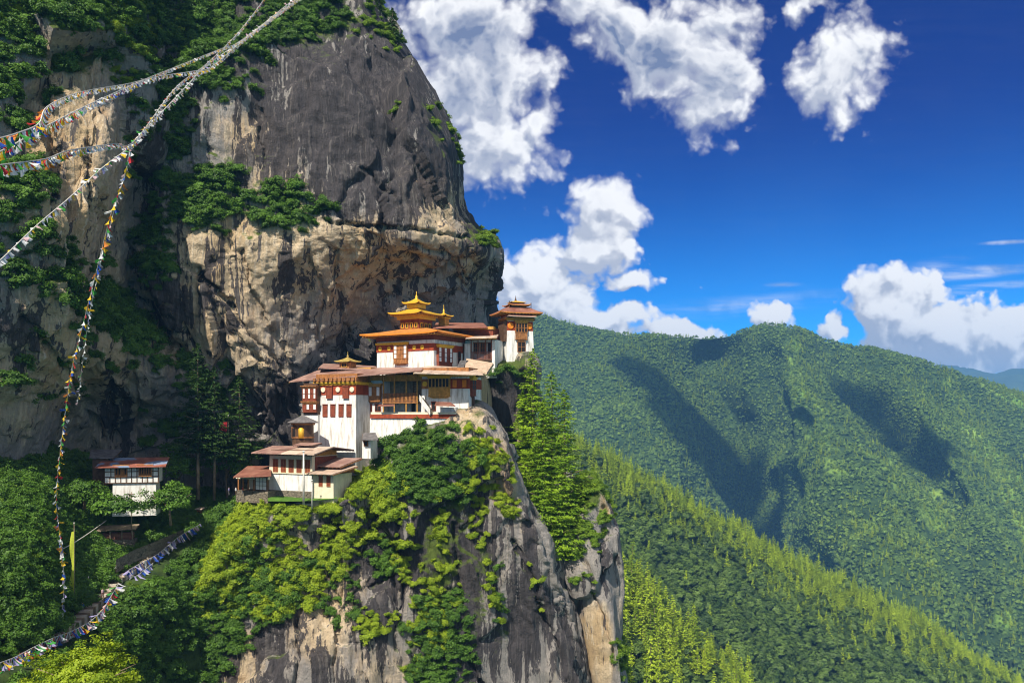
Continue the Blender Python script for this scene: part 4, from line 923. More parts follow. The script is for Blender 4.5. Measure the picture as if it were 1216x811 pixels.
brd_protos = place_kind('leafy_tree', brd, 'broad_far',
    cat_(pts(G1, 5200, w_m1b, 403, 0.4, 1.45, 4), pts(G0, 260, lambda px, py, n, G: VF(px, py, n, G) * ((px > 690) & (px < 1040) & (py < 900)), 404, 0.6, 1.0, 4)),
    'rounded olive green tree among many on the flank of the near wooded ridge', 'round trees on the near ridge flank', 'ridge_broadleaf_woods',
    'dark olive rounded crowns covering the flank of the near wooded ridge', 300, 6.0)
# far mountain: blue green broadleaf mass with conifers and open grassy strips
fr = lambda px, py: ((px > 590) & (px < 1330) & (py < 860))
def w_m2(px, py, n, G): return VF(px, py, n, G) * fr(px, py) * (1 - 0.85 * meadow2(px, py, G)) * (0.22 + 0.78 * patchy(G, 75, 8))
def w_m2c(px, py, n, G): return VF(px, py, n, G) * fr(px, py) * (0.10 + 0.6 * meadow2(px, py, G) + patchy(G, 150, 18) * 0.6)
bg = foliage('crown', crown_mesh(np.random.default_rng(340), (5.2, 5.0, 5.6), 34, 16, 1.7, 0.75, 4.5, 0.65, 1.1), M['broad_grey'])
bgr = empty('leafy_tree', P(1085, 700, 1405)); bg.parent = bgr; tag(bgr, 'blue green rounded tree low on the far mountainside', 'tree')
p_, r_a, s_a, i_a = pts(G2, 62000, w_m2, 405, 0.25, 1.0, 1)
o = instances('far_mountain_woods', [bg], p_, r_a, s_a, i_a); tag(o, 'blue green woods covering the far mountain', 'woods')
bl = foliage('crown', crown_mesh(np.random.default_rng(341), (4.8, 4.8, 5.0), 34, 16, 1.6, 0.75, 4.0, 0.65, 1.1), M['broad_light'])
blr = empty('leafy_tree', P(1130, 745, 1375)); bl.parent = blr; tag(blr, 'light green rounded tree low on the sunny far mountainside', 'tree')
w_m2l = lambda px, py, n, G: VF(px, py, n, G) * fr(px, py) * np.clip(fbm(G / 110, 4, 28) * 5 + meadow2(px, py, G) * .8 - .1, 0, 1)
p_, r_a, s_a, i_a = pts(G2, 16000, w_m2l, 407, 0.25, 0.95, 1)
o = instances('far_mountain_light_woods', [bl], p_, r_a, s_a, i_a); tag(o, 'patches of lighter green trees on the far mountain', 'woods')
p_, r_a, s_a, i_a = pts(G2, 12000, w_m2c, 406, 0.4, 0.95, len(con_protos))
o = instances('far_mountain_conifers', con_protos, p_, r_a, s_a, i_a); tag(o, 'lighter conifers in streaks down the far mountain', 'woods')

# unseen cumulus added out of view above the gorge to shade parts of the far mountain
cw, t_, b_ = mat('cloud_white', 1.0); t_.put(b_.inputs['Base Color'], (0.9, 0.9, 0.9, 1))
def cumulus(name, target, along_, n, seed, t=4600.0):
    r_ = random.Random(seed); bm = bmesh.new(); a = P(*target[0]); c = P(*target[1]); sv = np.array(S)
    for k in range(n):
        f = (k + .5) / n; p = a + (c - a) * f + sv * t + np.array([r_.uniform(-1, 1), r_.uniform(-1, 1), r_.uniform(-.3, .3)]) * along_ * .7; r = along_ * r_.uniform(.45, 1.0)
        bmesh.ops.create_icosphere(bm, subdivisions=3, radius=r, matrix=Matrix.Translation(Vector(p)) @ Matrix.Diagonal((1, 1, .6, 1)))
    V0 = np.array([v.co[:] for v in bm.verts]); d0 = fbm(V0 / 60.0, 4, seed) * 50
    for v, q in zip(bm.verts, d0): v.co += v.normal * q
    me = bpy.data.meshes.new(name); bm.to_mesh(me); bm.free(); me.materials.append(cw)
    o = bpy.data.objects.new(name, me); COL.objects.link(o); o['kind'] = 'stuff'; tag(o, 'unseen white cumulus added above the gorge to shade the far mountain', 'clouds')
cumulus('clouds', ((785, 440, 2200), (868, 590, 2050)), 112, 10, 3)
cumulus('clouds', ((1010, 460, 2120), (1120, 570, 1950)), 62, 9, 5)
# ------------------------------------------------------------------ buildings
M['step_lit'] = paint('sunlit_tread_stone', (0.46, 0.40, 0.33), 0.9, 0.2, 1.5)
M['oldgold'] = paint('dull_gilding', (0.36, 0.26, 0.07), 0.6, 0.3, 1.5, (0.12, 0.10, 0.05), 0.5)
M['tan_roof'] = paint('tan_shingle', (0.50, 0.37, 0.26), 0.9, 0.25, 1.4, (0.25, 0.16, 0.10), 0.6)
class Bld:
    """a building frame: u along the facade to the right, v into the building, z up; origin at a visible corner"""
    def __init__(s, name, label, cat, px, Y, yaw, base_py, group=None):
        a = math.radians(yaw); s.u = np.array([math.cos(a), -math.sin(a)]); s.v = np.array([math.sin(a), math.cos(a)])
        s.o = P(px, base_py, Y)
        s.root = empty(name, s.o, -a); tag(s.root, label, cat, group)
    def fa(s, px, vv=0.0):
        d_ = np.array([(px - CX) / F, 1.0]); t = (s.o[:2] @ s.v + vv) / (d_ @ s.v)
        return float((t * d_ - s.o[:2]) @ s.u)
    def fz(s, px, py, vv=0.0):
        d_ = np.array([(px - CX) / F, 1.0]); t = (s.o[:2] @ s.v + vv) / (d_ @ s.v)
        return float(t * (HY - py) / F - s.o[2])
    def sa(s, px, uu=0.0):
        d_ = np.array([(px - CX) / F, 1.0]); t = (s.o[:2] @ s.u + uu) / (d_ @ s.u)
        return float((t * d_ - s.o[:2]) @ s.v)
    def loc(s, px, py, Y):
        q = P(px, py, Y) - s.o; return (float(q[:2] @ s.u), float(q[:2] @ s.v), float(q[2]))
    def TF(s, v0=0.0): return lambda a, o, z: (a, v0 - o, z)
    def TS(s, u0=0.0): return lambda a, o, z: (u0 + o, a, z)
    def TL(s, u0=0.0): return lambda a, o, z: (u0 - o, a, z)
    def wall(s, u0, u1, v0, v1, z0, z1, mt='white', tp=0.2, name='wall'):
        mb = MB(); mb.box(u0, u1, v0, v1, z0, z1, tp=tp); return mb.build(name, M[mt], s.root)
    def part(s, name, boxes, mt, parent=None):
        mb = MB()
        for b_ in boxes: mb.box(*b_)
        return mb.build(name, M[mt], parent or s.root)
    def window(s, T, a0, a1, z0, z1, mt='redwood', pm='dark', nx=1, nz=1, fw=0.13, o=0.14, name='window'):
        mb = MB()
        mb.box(a0 - fw, a1 + fw, -0.4, o, z0 - fw, z0, T=T); mb.box(a0 - fw * 1.5, a1 + fw * 1.5, -0.4, o + 0.08, z1, z1 + fw * 1.4, T=T)
        mb.box(a0 - fw, a0, -0.4, o, z0, z1, T=T); mb.box(a1, a1 + fw, -0.4, o, z0, z1, T=T)
        for k in range(1, nx):
            a = a0 + (a1 - a0) * k / nx; mb.box(a - .05, a + .05, -0.3, o - .02, z0, z1, T=T)
        for k in range(1, nz):
            z = z0 + (z1 - z0) * k / nz; mb.box(a0, a1, -0.3, o - .03, z - .04, z + .04, T=T)
        f = mb.build(name, M[mt], s.root)
        pb = MB(); pb.box(a0, a1, -0.38, o - 0.05, z0, z1, T=T); pb.build('pane', M[pm], f)
        return f
    def bay(s, T, a0, a1, z0, z1, nx=4, nz=2, mt='wood', pm='dark', proj=0.55, cm='yellow', sill=0.30, alt=None):
        """projecting timber bay: panelled foot, lights in rows, stepped cornice, corbels"""
        H = z1 - z0; mb = MB(); zs = z0 + H * sill
        mb.box(a0, a1, -0.4, proj, z0, z1, T=T)
        mb.box(a0 - .08, a1 + .08, -0.3, proj + .07, zs - .09, zs + .06, T=T); mb.box(a0 - .08, a1 + .08, -0.3, proj + .07, z0 - .02, z0 + .13, T=T)
        for k, (q, e) in enumerate(((0.30, 0.18), (0.6, 0.36))):
            mb.box(a0 + q, a1 - q, -0.3, proj - e, z0 - e * 0.8 - .02, z0 - (e - .18) * 0.8 - .02, T=T)
        W_ = (a1 - a0) / nx
        for k in range(nx):
            mb.box(a0 + k * W_ + .12, a0 + (k + 1) * W_ - .12, 0, proj + .035, z0 + .2, zs - .16, T=T)
        for k in range(nx + 1):
            a = a0 + k * W_; mb.box(a - .07, a + .07, 0, proj + .09, zs + .06, z1, T=T)
        for k in range(1, nz):
            z = zs + (z1 - zs) * k / nz; mb.box(a0, a1, 0, proj + .075, z - .05, z + .05, T=T)
        b_ = mb.build('bay_window', M[mt], s.root)
        pb = MB(); hz_ = (z1 - zs - .06) / nz
        for k in range(nx):
            if alt is not None and not alt(k): continue
            for r in range(nz):
                pb.box(a0 + k * W_ + .13, a0 + (k + 1) * W_ - .13, proj - .2, proj + .03, zs + .12 + r * hz_, zs + (r + 1) * hz_, T=T)
        pb.build('pane', M[pm], b_)
        cb = MB()
        for k in range(3): cb.box(a0 - .1 - .14 * k, a1 + .1 + .14 * k, -0.3, proj + .1 + .15 * k, z1 + .02 + .22 * k, z1 + .24 + .22 * k, T=T)
        cb.build('cornice', M[cm], b_)
        return b_
    def disc(s, T, a, z, r, mt='medal', o=0.16):
        mb = MB(); n = 16; b0 = []
        for oo, rr in ((-.1, r), (o - .04, r), (o, r * .8)):
            b0 += [T(a + rr * math.cos(6.2832 * k / n), oo, z + rr * math.sin(6.2832 * k / n)) for k in range(n)]
        fs = [(q * n + k, q * n + (k + 1) % n, (q + 1) * n + (k + 1) % n, (q + 1) * n + k) for q in (0, 1) for k in range(n)] + [tuple(range(2 * n, 3 * n))]
        mb.add(b0, fs); return mb.build('medallion', M[mt], s.root)
    def dentils(s, T, a0, a1, z0, z1, step=0.7, o=0.35, mt='ochrewood', name='dentil_frieze'):
        mb = MB(); mb.box(a0, a1, -0.3, o * .45, z0, z1, T=T)
        n = max(2, int((a1 - a0) / step))
        for k in range(n):
            a = a0 + (k + .5) * (a1 - a0) / n; mb.box(a - step * .25, a + step * .25, 0, o, z0 + (z1 - z0) * .25, z1 - .02, T=T)
        return mb.build(name, M[mt], s.root)
    def slab_roof(s, q4, th=0.22, mt='purple_roof', fm=None, name='roof', rafters=True, parent=None):
        q = [s.loc(*p) if len(p) == 3 and p[2] > 50 else p for p in q4]      # front-left, front-right, back-right, back-left
        mb = MB(); mb.slab(q, th); o = mb.build(name, M[mt], parent or s.root)
        if rafters:
            rb = MB(); a, b_, c, d_ = [Vector(p) for p in q]; n = max(4, int((b_ - a).length / 0.9))
            for k in range(n + 1):
                f = k / n; p0 = a.lerp(b_, f) + Vector((0, 0, -th - .09)); p1 = d_.lerp(c, f) + Vector((0, 0, -th - .09)); p0 = p0.lerp(p1, .015)
                e = (b_ - a).normalized() * .09
                rb.hexa([tuple(p0 - e + Vector((0, 0, -.09))), tuple(p0 + e + Vector((0, 0, -.09))), tuple(p1 + e + Vector((0, 0, -.09))), tuple(p1 - e + Vector((0, 0, -.09))),
                         tuple(p0 - e + Vector((0, 0, .085))), tuple(p0 + e + Vector((0, 0, .085))), tuple(p1 + e + Vector((0, 0, .085))), tuple(p1 - e + Vector((0, 0, .085)))])
            rb.build('rafters', M[fm or 'wood'], o)
        return o
    def hip(s, u0, u1, v0, v1, z, rise, top=0.25, th=0.3, mt='amber_roof', em='yellow', curl=0.35, pw=1.0, name='roof', soffit='redwood', rafters=True):
        """low hipped roof, corners lifted, deep eaves with rafters"""
        cu, cv = (u0 + u1) / 2, (v0 + v1) / 2; hu, hv = (u1 - u0) / 2, (v1 - v0) / 2; m_ = 10
        per = [(-1 + 2 * k / m_, -1) for k in range(m_)] + [(1, -1 + 2 * k / m_) for k in range(m_)] + [(1 - 2 * k / m_, 1) for k in range(m_)] + [(-1, 1 - 2 * k / m_) for k in range(m_)]
        n = len(per); vs = []; fs = []; mi = []
        def ring(k, zz, lift, ins=0.0):
            for (a, b_) in per:
                cl = (abs(a) * abs(b_)) ** 6 * lift
                vs.append((cu + a * (hu * k - ins), cv + b_ * (hv * k - ins), zz + cl))
        ring(1, z - th * .5, curl, hu * 0.5); ring(1, z - th, curl, .12); ring(1, z - th * .9, curl); ring(1, z, curl)
        R_ = 7
        for r in range(1, R_ + 1):
            f = r / R_; ring(1 - f * (1 - top), z + rise * f ** pw, curl * (1 - f) ** 3)
        nr = R_ + 4
        for r in range(nr - 1):
            for k in range(n):
                fs.append((r * n + k, r * n + (k + 1) % n, (r + 1) * n + (k + 1) % n, (r + 1) * n + k)); mi.append(2 if r == 0 else 1 if r < 3 else 0)
        fs.append(tuple((nr - 1) * n + k for k in range(n))); mi.append(0)
        mb = MB(); mb.v = vs; mb.f = fs; mb.mi = mi
        o = mb.build(name, [M[mt], M[em], M[soffit]], s.root)
        if rafters:
            rb = MB()
            for (a0, a1, T) in ((u0, u1, lambda a, q, zz: (a, v0 + q, zz)), (v0, v1, lambda a, q, zz: (u1 - q, a, zz)), (v0, v1, lambda a, q, zz: (u0 + q, a, zz))):
                k = int((a1 - a0) / .8)
                for i in range(1, k):
                    a = a0 + (a1 - a0) * i / k; rb.box(a - .1, a + .1, .2, 2.2, z - th - .16, z - th + .05, T=T)
            rb.build('rafters', M['ochrewood'], o)
        return o
    def spire(s, u, v, z, h, r=0.45, name='finial', mt='gold', parent=None):
        mb = MB(); mb.lathe([(r, z - .1), (r * 1.1, z + h * .06), (r * .6, z + h * .16), (r * .85, z + h * .26), (r * .75, z + h * .36), (r * .25, z + h * .46), (r * .4, z + h * .55), (r * .15, z + h * .66), (r * .22, z + h * .76), (0.03, z + h)], 12, (u, v))
        return mb.build(name, M[mt], parent or s.root, True)

# --- upper temple with the gilded lantern roofs
b = Bld('temple', 'white upper temple with red band, gold discs and two gilded lantern roofs under the cliff', 'temple', 515, 199, 30, 440)
W_ = -b.fa(447); D_ = 14.0; zt = b.fz(515, 403)
b.wall(-W_, 0, 0, D_, -10, zt, tp=.12)
zb0, zb1 = b.fz(500, 416.5), b.fz(500, 408)
b.part('painted_band', [(-W_ + .02, -.02, .0, D_, zb0, zb1 - .01, 0, None, -.05)], 'red')
b.part('frieze', [(-W_ + .0, -.0, .0, D_, zt + .003, b.fz(515, 396), 0, None, -.1)], 'redwood')
T = b.TF(.1); TS_ = b.TS(-.1)
for px in (451.5, 462, 492, 501.5): b.disc(T, b.fa(px), (zb0 + zb1) / 2, .52, 'medal' if px < 400 else 'yellow', .22)
b.bay(T, b.fa(469), b.fa(484.5), b.fz(477, 432), b.fz(477, 410), 4, 3, 'wood', 'pane', .6, 'yellow', .28, lambda k: k in (0, 3))
b.bay(TS_, b.sa(519), b.sa(535), b.fz(515, 436), b.fz(515, 412), 5, 3, 'redwood', 'pane', .6, 'yellow', .28, lambda k: k % 2 == 0)
b.part('cornice', [(-W_ - .1, b.fa(471), -.32, .3, zb1, zb1 + .55)], 'yellow'); b.part('cornice', [(b.fa(487), .35, -.35, .3, zb1, zb1 + .75)], 'white')
b.window(TS_, b.sa(544), b.sa(547), b.fz(515, 432), b.fz(515, 412), 'redwood', 'dark', 1, 2)
ze = b.fz(515, 395.5, -2.7)
b.hip(-W_ - 2.8, 2.7, -2.7, D_ + 2.4, ze + .35, 1.6, .35, .32, 'amber_roof', 'orange', .30)
cu = b.fa(494.5, 6.2); cv = 6.2
def ldim(px, py): return b.fz(px, py, cv)
l1 = 2.75; z1_ = ldim(495, 393)
b.part('lantern_wall', [(cu - l1, cu + l1, cv - l1, cv + l1, z1_ - 1.4, ldim(495, 379), 0, None, .05)], 'redwood')
for k in range(4): b.window(b.TF(cv - l1), cu - l1 + .5 + 1.3 * k, cu - l1 + 1.0 + 1.3 * k, z1_ + .6, z1_ + 1.5, 'yellow', 'dark', 1, 1, .12, .1)
for k in range(3): b.window(b.TS(cu + l1), cv - l1 + .7 + 1.6 * k, cv - l1 + 1.3 + 1.6 * k, z1_ + .6, z1_ + 1.5, 'yellow', 'dark', 1, 1, .12, .1)
b.part('cornice', [(cu - l1 - .5, cu + l1 + .5, cv - l1 - .5, cv + l1 + .5, ldim(495, 380.5), ldim(495, 377)), (cu - l1 - .9, cu + l1 + .9, cv - l1 - .9, cv + l1 + .9, ldim(495, 377) + .003, ldim(495, 375.4))], 'yellow')
b.hip(cu - 4.8, cu + 4.8, cv - 4.8, cv + 4.8, ldim(495, 374.0), 1.25, .30, .22, 'gold', 'gold', .40, 1.3, 'gilded_roof', 'ochrewood')
l2 = 1.25
b.part('lantern_wall', [(cu - l2, cu + l2, cv - l2, cv + l2, ldim(495, 372), ldim(495, 362.5))], 'ochrewood')
b.part('cornice', [(cu - l2 - .35, cu + l2 + .35, cv - l2 - .35, cv + l2 + .35, ldim(495, 366.5), ldim(495, 362))], 'yellow')
b.hip(cu - 2.45, cu + 2.45, cv - 2.45, cv + 2.45, ldim(495, 361.0), 1.15, .15, .16, 'gold', 'gold', .40, 1.5, 'gilded_roof', 'ochrewood', False)
b.spire(cu, cv, ldim(495, 355.5), 1.9, .42)
# second gilded lantern behind
b = Bld('roof_pavilion', 'small gilded roof pavilion behind the golden temple lantern', 'pavilion', 527, 213, 30, 388)
b.wall(-.9, .9, -.9, .9, -4.0, b.fz(527, 377), 'ochrewood', .0)
b.part('cornice', [(-1.2, 1.2, -1.2, 1.2, b.fz(527, 379), b.fz(527, 377))], 'yellow')
b.hip(-1.75, 1.75, -1.75, 1.75, b.fz(527, 375.6), .7, .12, .14, 'gold', 'gold', .3, 1.5, 'gilded_roof', 'ochrewood', False)
b.spire(0, 0, b.fz(527, 372.2), 2.1, .3)
# --- gallery between temple and corner tower
b = Bld('gallery_house', 'low gallery with red balcony and white piers between temple and corner tower', 'building', 588, 207, 14, 428)
W_ = -b.fa(538); zt = b.fz(575, 403)
b.wall(-W_, 0, 1.4, 9, -4, zt, 'white', .05)
b.part('pier', [(b.fa(540), b.fa(547), .0, 1.6, -3, b.fz(543, 409), 0, None, .03)], 'white'); b.part('pier', [(b.fa(551.6), b.fa(558.6), -.1, 1.6, -3, b.fz(555, 408), 0, None, .03)], 'white'); b.part('pier', [(b.fa(584.2), b.fa(588), -.1, 1.6, -3, b.fz(586, 404), 0, None, .03)], 'white')
b.part('timber_panel', [(b.fa(547.2), b.fa(551.4), .5, 1.7, -2, b.fz(549, 408))], 'darkwood')
T = b.TF(.2)
b.window(b.TF(1.4), b.fa(561), b.fa(567), b.fz(564, 419), b.fz(564, 407), 'wood', 'dark', 3, 2); b.window(b.TF(1.4), b.fa(569), b.fa(575), b.fz(572, 419), b.fz(572, 407), 'wood', 'dark', 3, 2)
b.window(b.TF(1.4), b.fa(578), b.fa(582.5), b.fz(580, 426), b.fz(580, 407), 'redwood', 'dark', 1, 1, name='doorway')
mb = MB(); a0, a1 = b.fa(558.8), b.fa(584); zr = b.fz(570, 418.5)
mb.box(a0, a1, 0.02, .16, zr, zr + .16); mb.box(a0, a1, .02, .16, 0.25, .4)
for k in range(18): a = a0 + (a1 - a0) * (k + .5) / 18; mb.box(a - .07, a + .07, .05, .13, .35, zr)
mb.build('balcony_railing', M['rust_roof'], b.root)
b.part('balcony_floor', [(a0 - .1, a1 + .1, -.1, 1.5, -.1, .2)], 'darkwood')
for px in (559.3, 567.5, 576, 583.3): b.part('post', [(b.fa(px) - .09, b.fa(px) + .09, .06, .24, .2, zt)], 'redwood')
b.part('cornice', [(b.fa(556), .2, -.25, .4, zt + .01, zt + .3), (b.fa(556) - .1, .3, -.4, .4, zt + .303, zt + .55)], 'yellow')
b.slab_roof([(553, 401.5, 204.5), (590, 400.5, 205), (592, 397.0, 214), (556, 397.5, 214)], .18, 'pink_roof', 'redwood')
b.part('upper_wall', [(-W_ - 1, -1.5, 3.5, 9, zt - 1, b.fz(555, 389, 3.5))], 'redwood'); b.part('cornice', [(-W_ - 1.1, -1.3, 3.2, 5, b.fz(555, 392, 3.5), b.fz(555, 389, 3.5) + .1)], 'ochrewood')
b.slab_roof([(514, 389, 207), (579, 388.5, 208), (574, 383.5, 221), (518, 383, 221)], .2, 'rust_roof', 'redwood')
# --- corner tower at the edge of the drop
b = Bld('corner_tower', 'slim white corner tower with layered brown roofs at the edge of the drop', 'tower', 601.5, 212, -18, 428)
W_ = b.fa(635); D_ = 6.0; zt = b.fz(618, 381)
b.wall(0, W_, 0, D_, -2.5, zt, 'white', .42)
zb0, zb1 = b.fz(610, 392.5), b.fz(610, 381.5)
b.part('painted_band', [(.32, W_ - .32, .32, D_ - .3, zb0, zb1, 0, None, .06)], 'red')
T = b.TF(.33)
for px in (606.8, 629): b.disc(T, b.fa(px), (zb0 + zb1) / 2, .75, 'orange', .2)
b.bay(T, b.fa(612.4), b.fa(626), b.fz(619, 403.5), b.fz(619, 384), 4, 2, 'wood', 'dark', .5, 'ochrewood', .45)
b.window(b.TF(.1), b.fa(615.2), b.fa(623.4), b.fz(619, 417.5), b.fz(619, 406), 'wood', 'dark', 2, 2)
b.part('cornice', [(.1, W_ - .1, .05, D_, zt + .003, zt + .35), (-.15, W_ + .15, -.2, D_ + .2, zt + .353, zt + .7)], 'ochrewood')
b.part('side_panel', [(-.45, .5, .7, D_ - .6, b.fz(602, 405), zt - .1)], 'darkwood')  # dark panel over the upper part of the left side
b.part('frieze', [(.3, W_ - .3, .3, D_ - .3, zt + .7, b.fz(618, 373))], 'redwood')
b.hip(.0, W_, -1.3, D_ + .8, b.fz(618, 376), .6, .7, .2, 'rust_roof', 'pink_roof', .1, name='lower_roof', rafters=False)
b.hip(-1.9, W_ + 1.7, -1.2, D_ + 1.9, b.fz(618, 371.5), 1.5, .5, .26, 'rust_roof', 'amber_roof', .2, 1.1)
b.part('lantern_wall', [(1.6, W_ - 1.8, 1.2, D_ - 1.0, b.fz(618, 369), b.fz(618, 361.5, 2))], 'wood')
b.hip(.7, W_ - .9, .3, D_ - .2, b.fz(618, 362.2, 1), 0.75, .3, .18, 'rust_roof', 'amber_roof', .3, 1.3, 'upper_roof', 'redwood', False)
b.hip(1.5, W_ - 1.8, 1.2, D_ - 1.1, b.fz(618, 358.6, 1), .45, .2, .1, 'gold', 'gold', .1, 1.3, 'gilded_cap', 'redwood', False)
b.spire(W_ / 2 - .3, D_ / 2, b.fz(614, 357.0, 2), 1.3, .3, mt='darkwood')
mb = MB(); mb.tube([(.9, .6, b.fz(604, 364)), (.9, .6, b.fz(604, 357))], .13, 6); mb.tube([(W_ - .6, 1, b.fz(630, 368)), (W_ - .6, 1, b.fz(630, 359))], .1, 6); mb.build('victory_banner', M['darkwood'], b.root)
# --- white main tower of the lower monastery
b = Bld('white_tower_house', 'tall white tower house with red band, pale discs and four narrow red windows', 'building', 423, 190, 25, 537)
W_ = -b.fa(374); zt = b.fz(400, 457)
b.wall(-W_, 0, 0, 9, -5, zt, 'white', .28)
T = b.TF(.13); zb0, zb1 = b.fz(400, 469), zt
b.part('painted_band', [(-W_ + .18, -.18, .2, 8.8, zb0, zb1, 0, None, .0)], 'red')
for px in (383.5, 401, 417.6): b.disc(T, b.fa(px), (zb0 + zb1) / 2 + .05, .56, 'medal', .2)
for px in (388.2, 407.6): b.window(T, b.fa(px), b.fa(px + 6), b.fz(400, 472.5), b.fz(400, 459), 'redwood', 'redwood', 2, 2, .12, .3)
for px in (383.2, 392.4, 402.2, 411.6): b.window(T, b.fa(px), b.fa(px + 4.9), b.fz(400, 494.5), b.fz(400, 480.5), 'redwood', 'redwood', 2, 3, .1, .1)
b.part('cornice', [(-W_ - .1, .15, -.1, 6, zt + .003, zt + .35), (-W_ - .3, .3, -.35, 6, zt + .353, zt + .6)], 'yellow')
b.dentils(b.TF(-.1), -W_ - .2, .3, zt + .6, zt + 1.5, 1.1, .7, 'wood')
b.part('upper_wall', [(-W_, 0, .4, 8, zt + .6, zt + 2.4)], 'wood')
b.slab_roof([(343, 453, 196), (500, 439.5, 185.5), (509, 434.5, 203), (378, 439.5, 207)], .22, 'purple_roof', 'ochrewood')
# timber annex left of the tower
b = Bld('timber_annex', 'timber annex with white paned windows in the shade left of the white tower', 'building', 376, 193, 25, 508)
W_ = -b.fa(359.5)
b.wall(-W_, 0, .5, 7, -4, b.fz(368, 492), 'white', .05, 'foot_wall')
b.part('wall', [(-W_, 0, .3, 7, b.fz(368, 492), b.fz(368, 455))], 'darkwood')
b.bay(b.TF(.3), -W_ + .05, -.1, b.fz(368, 477), b.fz(368, 461.5), 5, 2, 'redwood', 'pane', .45, 'wood', .22, lambda k: k % 2 == 0)
b.bay(b.TF(.3), -W_ + .05, -.1, b.fz(368, 489.5), b.fz(368, 480.0), 4, 1, 'redwood', 'pane', .3, 'wood', .3, lambda k: k % 2 == 1)
# roofs and little lantern behind the long roof
b = Bld('roof_lantern', 'little lantern with a yellow pyramid roof on the maroon roof left of the upper temple', 'pavilion', 413, 205, 25, 441)
b.part('wall', [(-1.35, 1.35, -1.35, 1.35, -2, b.fz(413, 431))], 'wood')
b.window(b.TF(-1.35), -.6, .6, b.fz(413, 436), b.fz(413, 432), 'ochrewood', 'dark', 2, 1)
b.hip(-2.25, 2.25, -2.25, 2.25, b.fz(413, 429.6), .95, .1, .15, 'oldgold', 'oldgold', .2, 1.3, 'roof', 'ochrewood', False)
b.spire(0, 0, b.fz(413, 425.2), 1.5, .32, mt='oldgold')
b.slab_roof([(378, 436.5, 203), (447, 439.5, 200), (447, 434.5, 212), (384, 431.5, 213)], .2, 'purple_roof', 'wood', name='lower_roof')
b.part('lower_wall', [(-5.4, 6, .5, 2.5, -4, b.fz(400, 437.5, 1))], 'ochrewood')
# --- middle range with bay window and open balcony
b = Bld('balcony_house', 'middle house with white paned bay window, open timber balcony and outside stair', 'building', 500, 191, 20, 489)
W_ = -b.fa(424); zt = b.fz(460, 446)
b.wall(-W_, b.fa(455), .0, 8, -4, zt, 'white', .0, 'wall')
b.part('back_wall', [(b.fa(455), .5, 3.4, 8, -2, b.fz(480, 475, 3.4))], 'white'); b.part('board_wall', [(b.fa(455), .3, 3.2, 7.8, b.fz(480, 475, 3.2) + .003, zt)], 'oldwood')
mb = MB()
for k in range(9): z = b.fz(480, 474, 3.2) + k * .55; mb.box(b.fa(456), .2, 3.1, 3.25, z, z + .48)
mb.build('cladding', M['oldwood'], b.root)
b.bay(b.TF(0), b.fa(425.5), b.fa(453), b.fz(440, 477), b.fz(440, 459.5), 6, 1, 'wood', 'pane', .7, 'ochrewood', .36, lambda k: k % 2 == 1)
b.part('timber_frieze', [(b.fa(424.5), b.fa(455), -.45, .1, b.fz(440, 452), b.fz(440, 446)), (b.fa(455), .5, -.3, .2, b.fz(480, 450), b.fz(480, 445))], 'ochrewood')
b.part('beam', [(b.fa(454), .6, -.2, .3, b.fz(478, 452.5), b.fz(478, 449))], 'ochrewood')
zf = b.fz(478, 477.5)
b.part('balcony_floor', [(b.fa(456), b.fa(497), -.9, 3.4, zf - .25, zf)], 'wood')
mb = MB(); a0, a1 = b.fa(456), b.fa(497); zr = b.fz(478, 467)
mb.box(a0, a1, -.9, -.74, zr - .14, zr); mb.box(a0, a1, -.88, -.76, zf + .3, zf + .42)
for k in range(26): a = a0 + (a1 - a0) * (k + .5) / 26; mb.box(a - .08, a + .08, -.86, -.78, zf - .1, zr - .1)
mb.build('balcony_railing', M['wood'], b.root)
for px in (457, 470, 484, 497): b.part('post', [(b.fa(px) - .12, b.fa(px) + .12, -.75, -.5, -1, zt)], 'ochrewood')
b.window(b.TF(3.2), b.fa(491.5, 3.2), b.fa(496, 3.2), b.fz(494, 475, 3.2) + .1, b.fz(494, 454, 3.2), 'darkwood', 'dark', 1, 1, name='doorway')
b.window(b.TF(0), b.fa(435), b.fa(441.5), b.fz(438, 494), b.fz(438, 480.5), 'redwood', 'redwood', 1, 2, name='door')
b.window(b.TF(0), b.fa(446), b.fa(452), b.fz(448, 488), b.fz(448, 480.5), 'redwood', 'dark', 2, 1)
b.window(b.TF(3.4), b.fa(489.5, 3.4), b.fa(492.5, 3.4), b.fz(491, 489, 3.4), b.fz(491, 479, 3.4), 'darkwood', 'dark', 1, 1, name='doorway')
b.slab_roof([(449, 481.8, 187), (469, 481.4, 186.5), (468, 479.8, 190), (450, 480.2, 190.5)], .15, 'rust_roof', 'redwood', 'canopy', False)
mb = MB(); s0 = b.loc(499, 471, 187.5); s1 = b.loc(511.5, 488, 185.5); n = 12
for k in range(n):
    f = k / (n - 1); p = [s0[i] + (s1[i] - s0[i]) * f for i in range(3)]; mb.box(p[0] - .25, p[0] + .25, p[1] - .2, p[1] + 1.4, p[2] - .5, p[2] - .25)
st = mb.build('stair', M['oldwood'], b.root)
mb = MB(); mb.hexa([(s0[0], s0[1] - .35, s0[2] - .9), (s1[0], s1[1] - .35, s1[2] - .9), (s1[0], s1[1] - .2, s1[2] - .9), (s0[0], s0[1] - .2, s0[2] - .9), (s0[0], s0[1] - .35, s0[2] + .35), (s1[0], s1[1] - .35, s1[2] + .35), (s1[0], s1[1] - .2, s1[2] + .35), (s0[0], s0[1] - .2, s0[2] + .35)])
mb.build('stringer', M['white'], st)
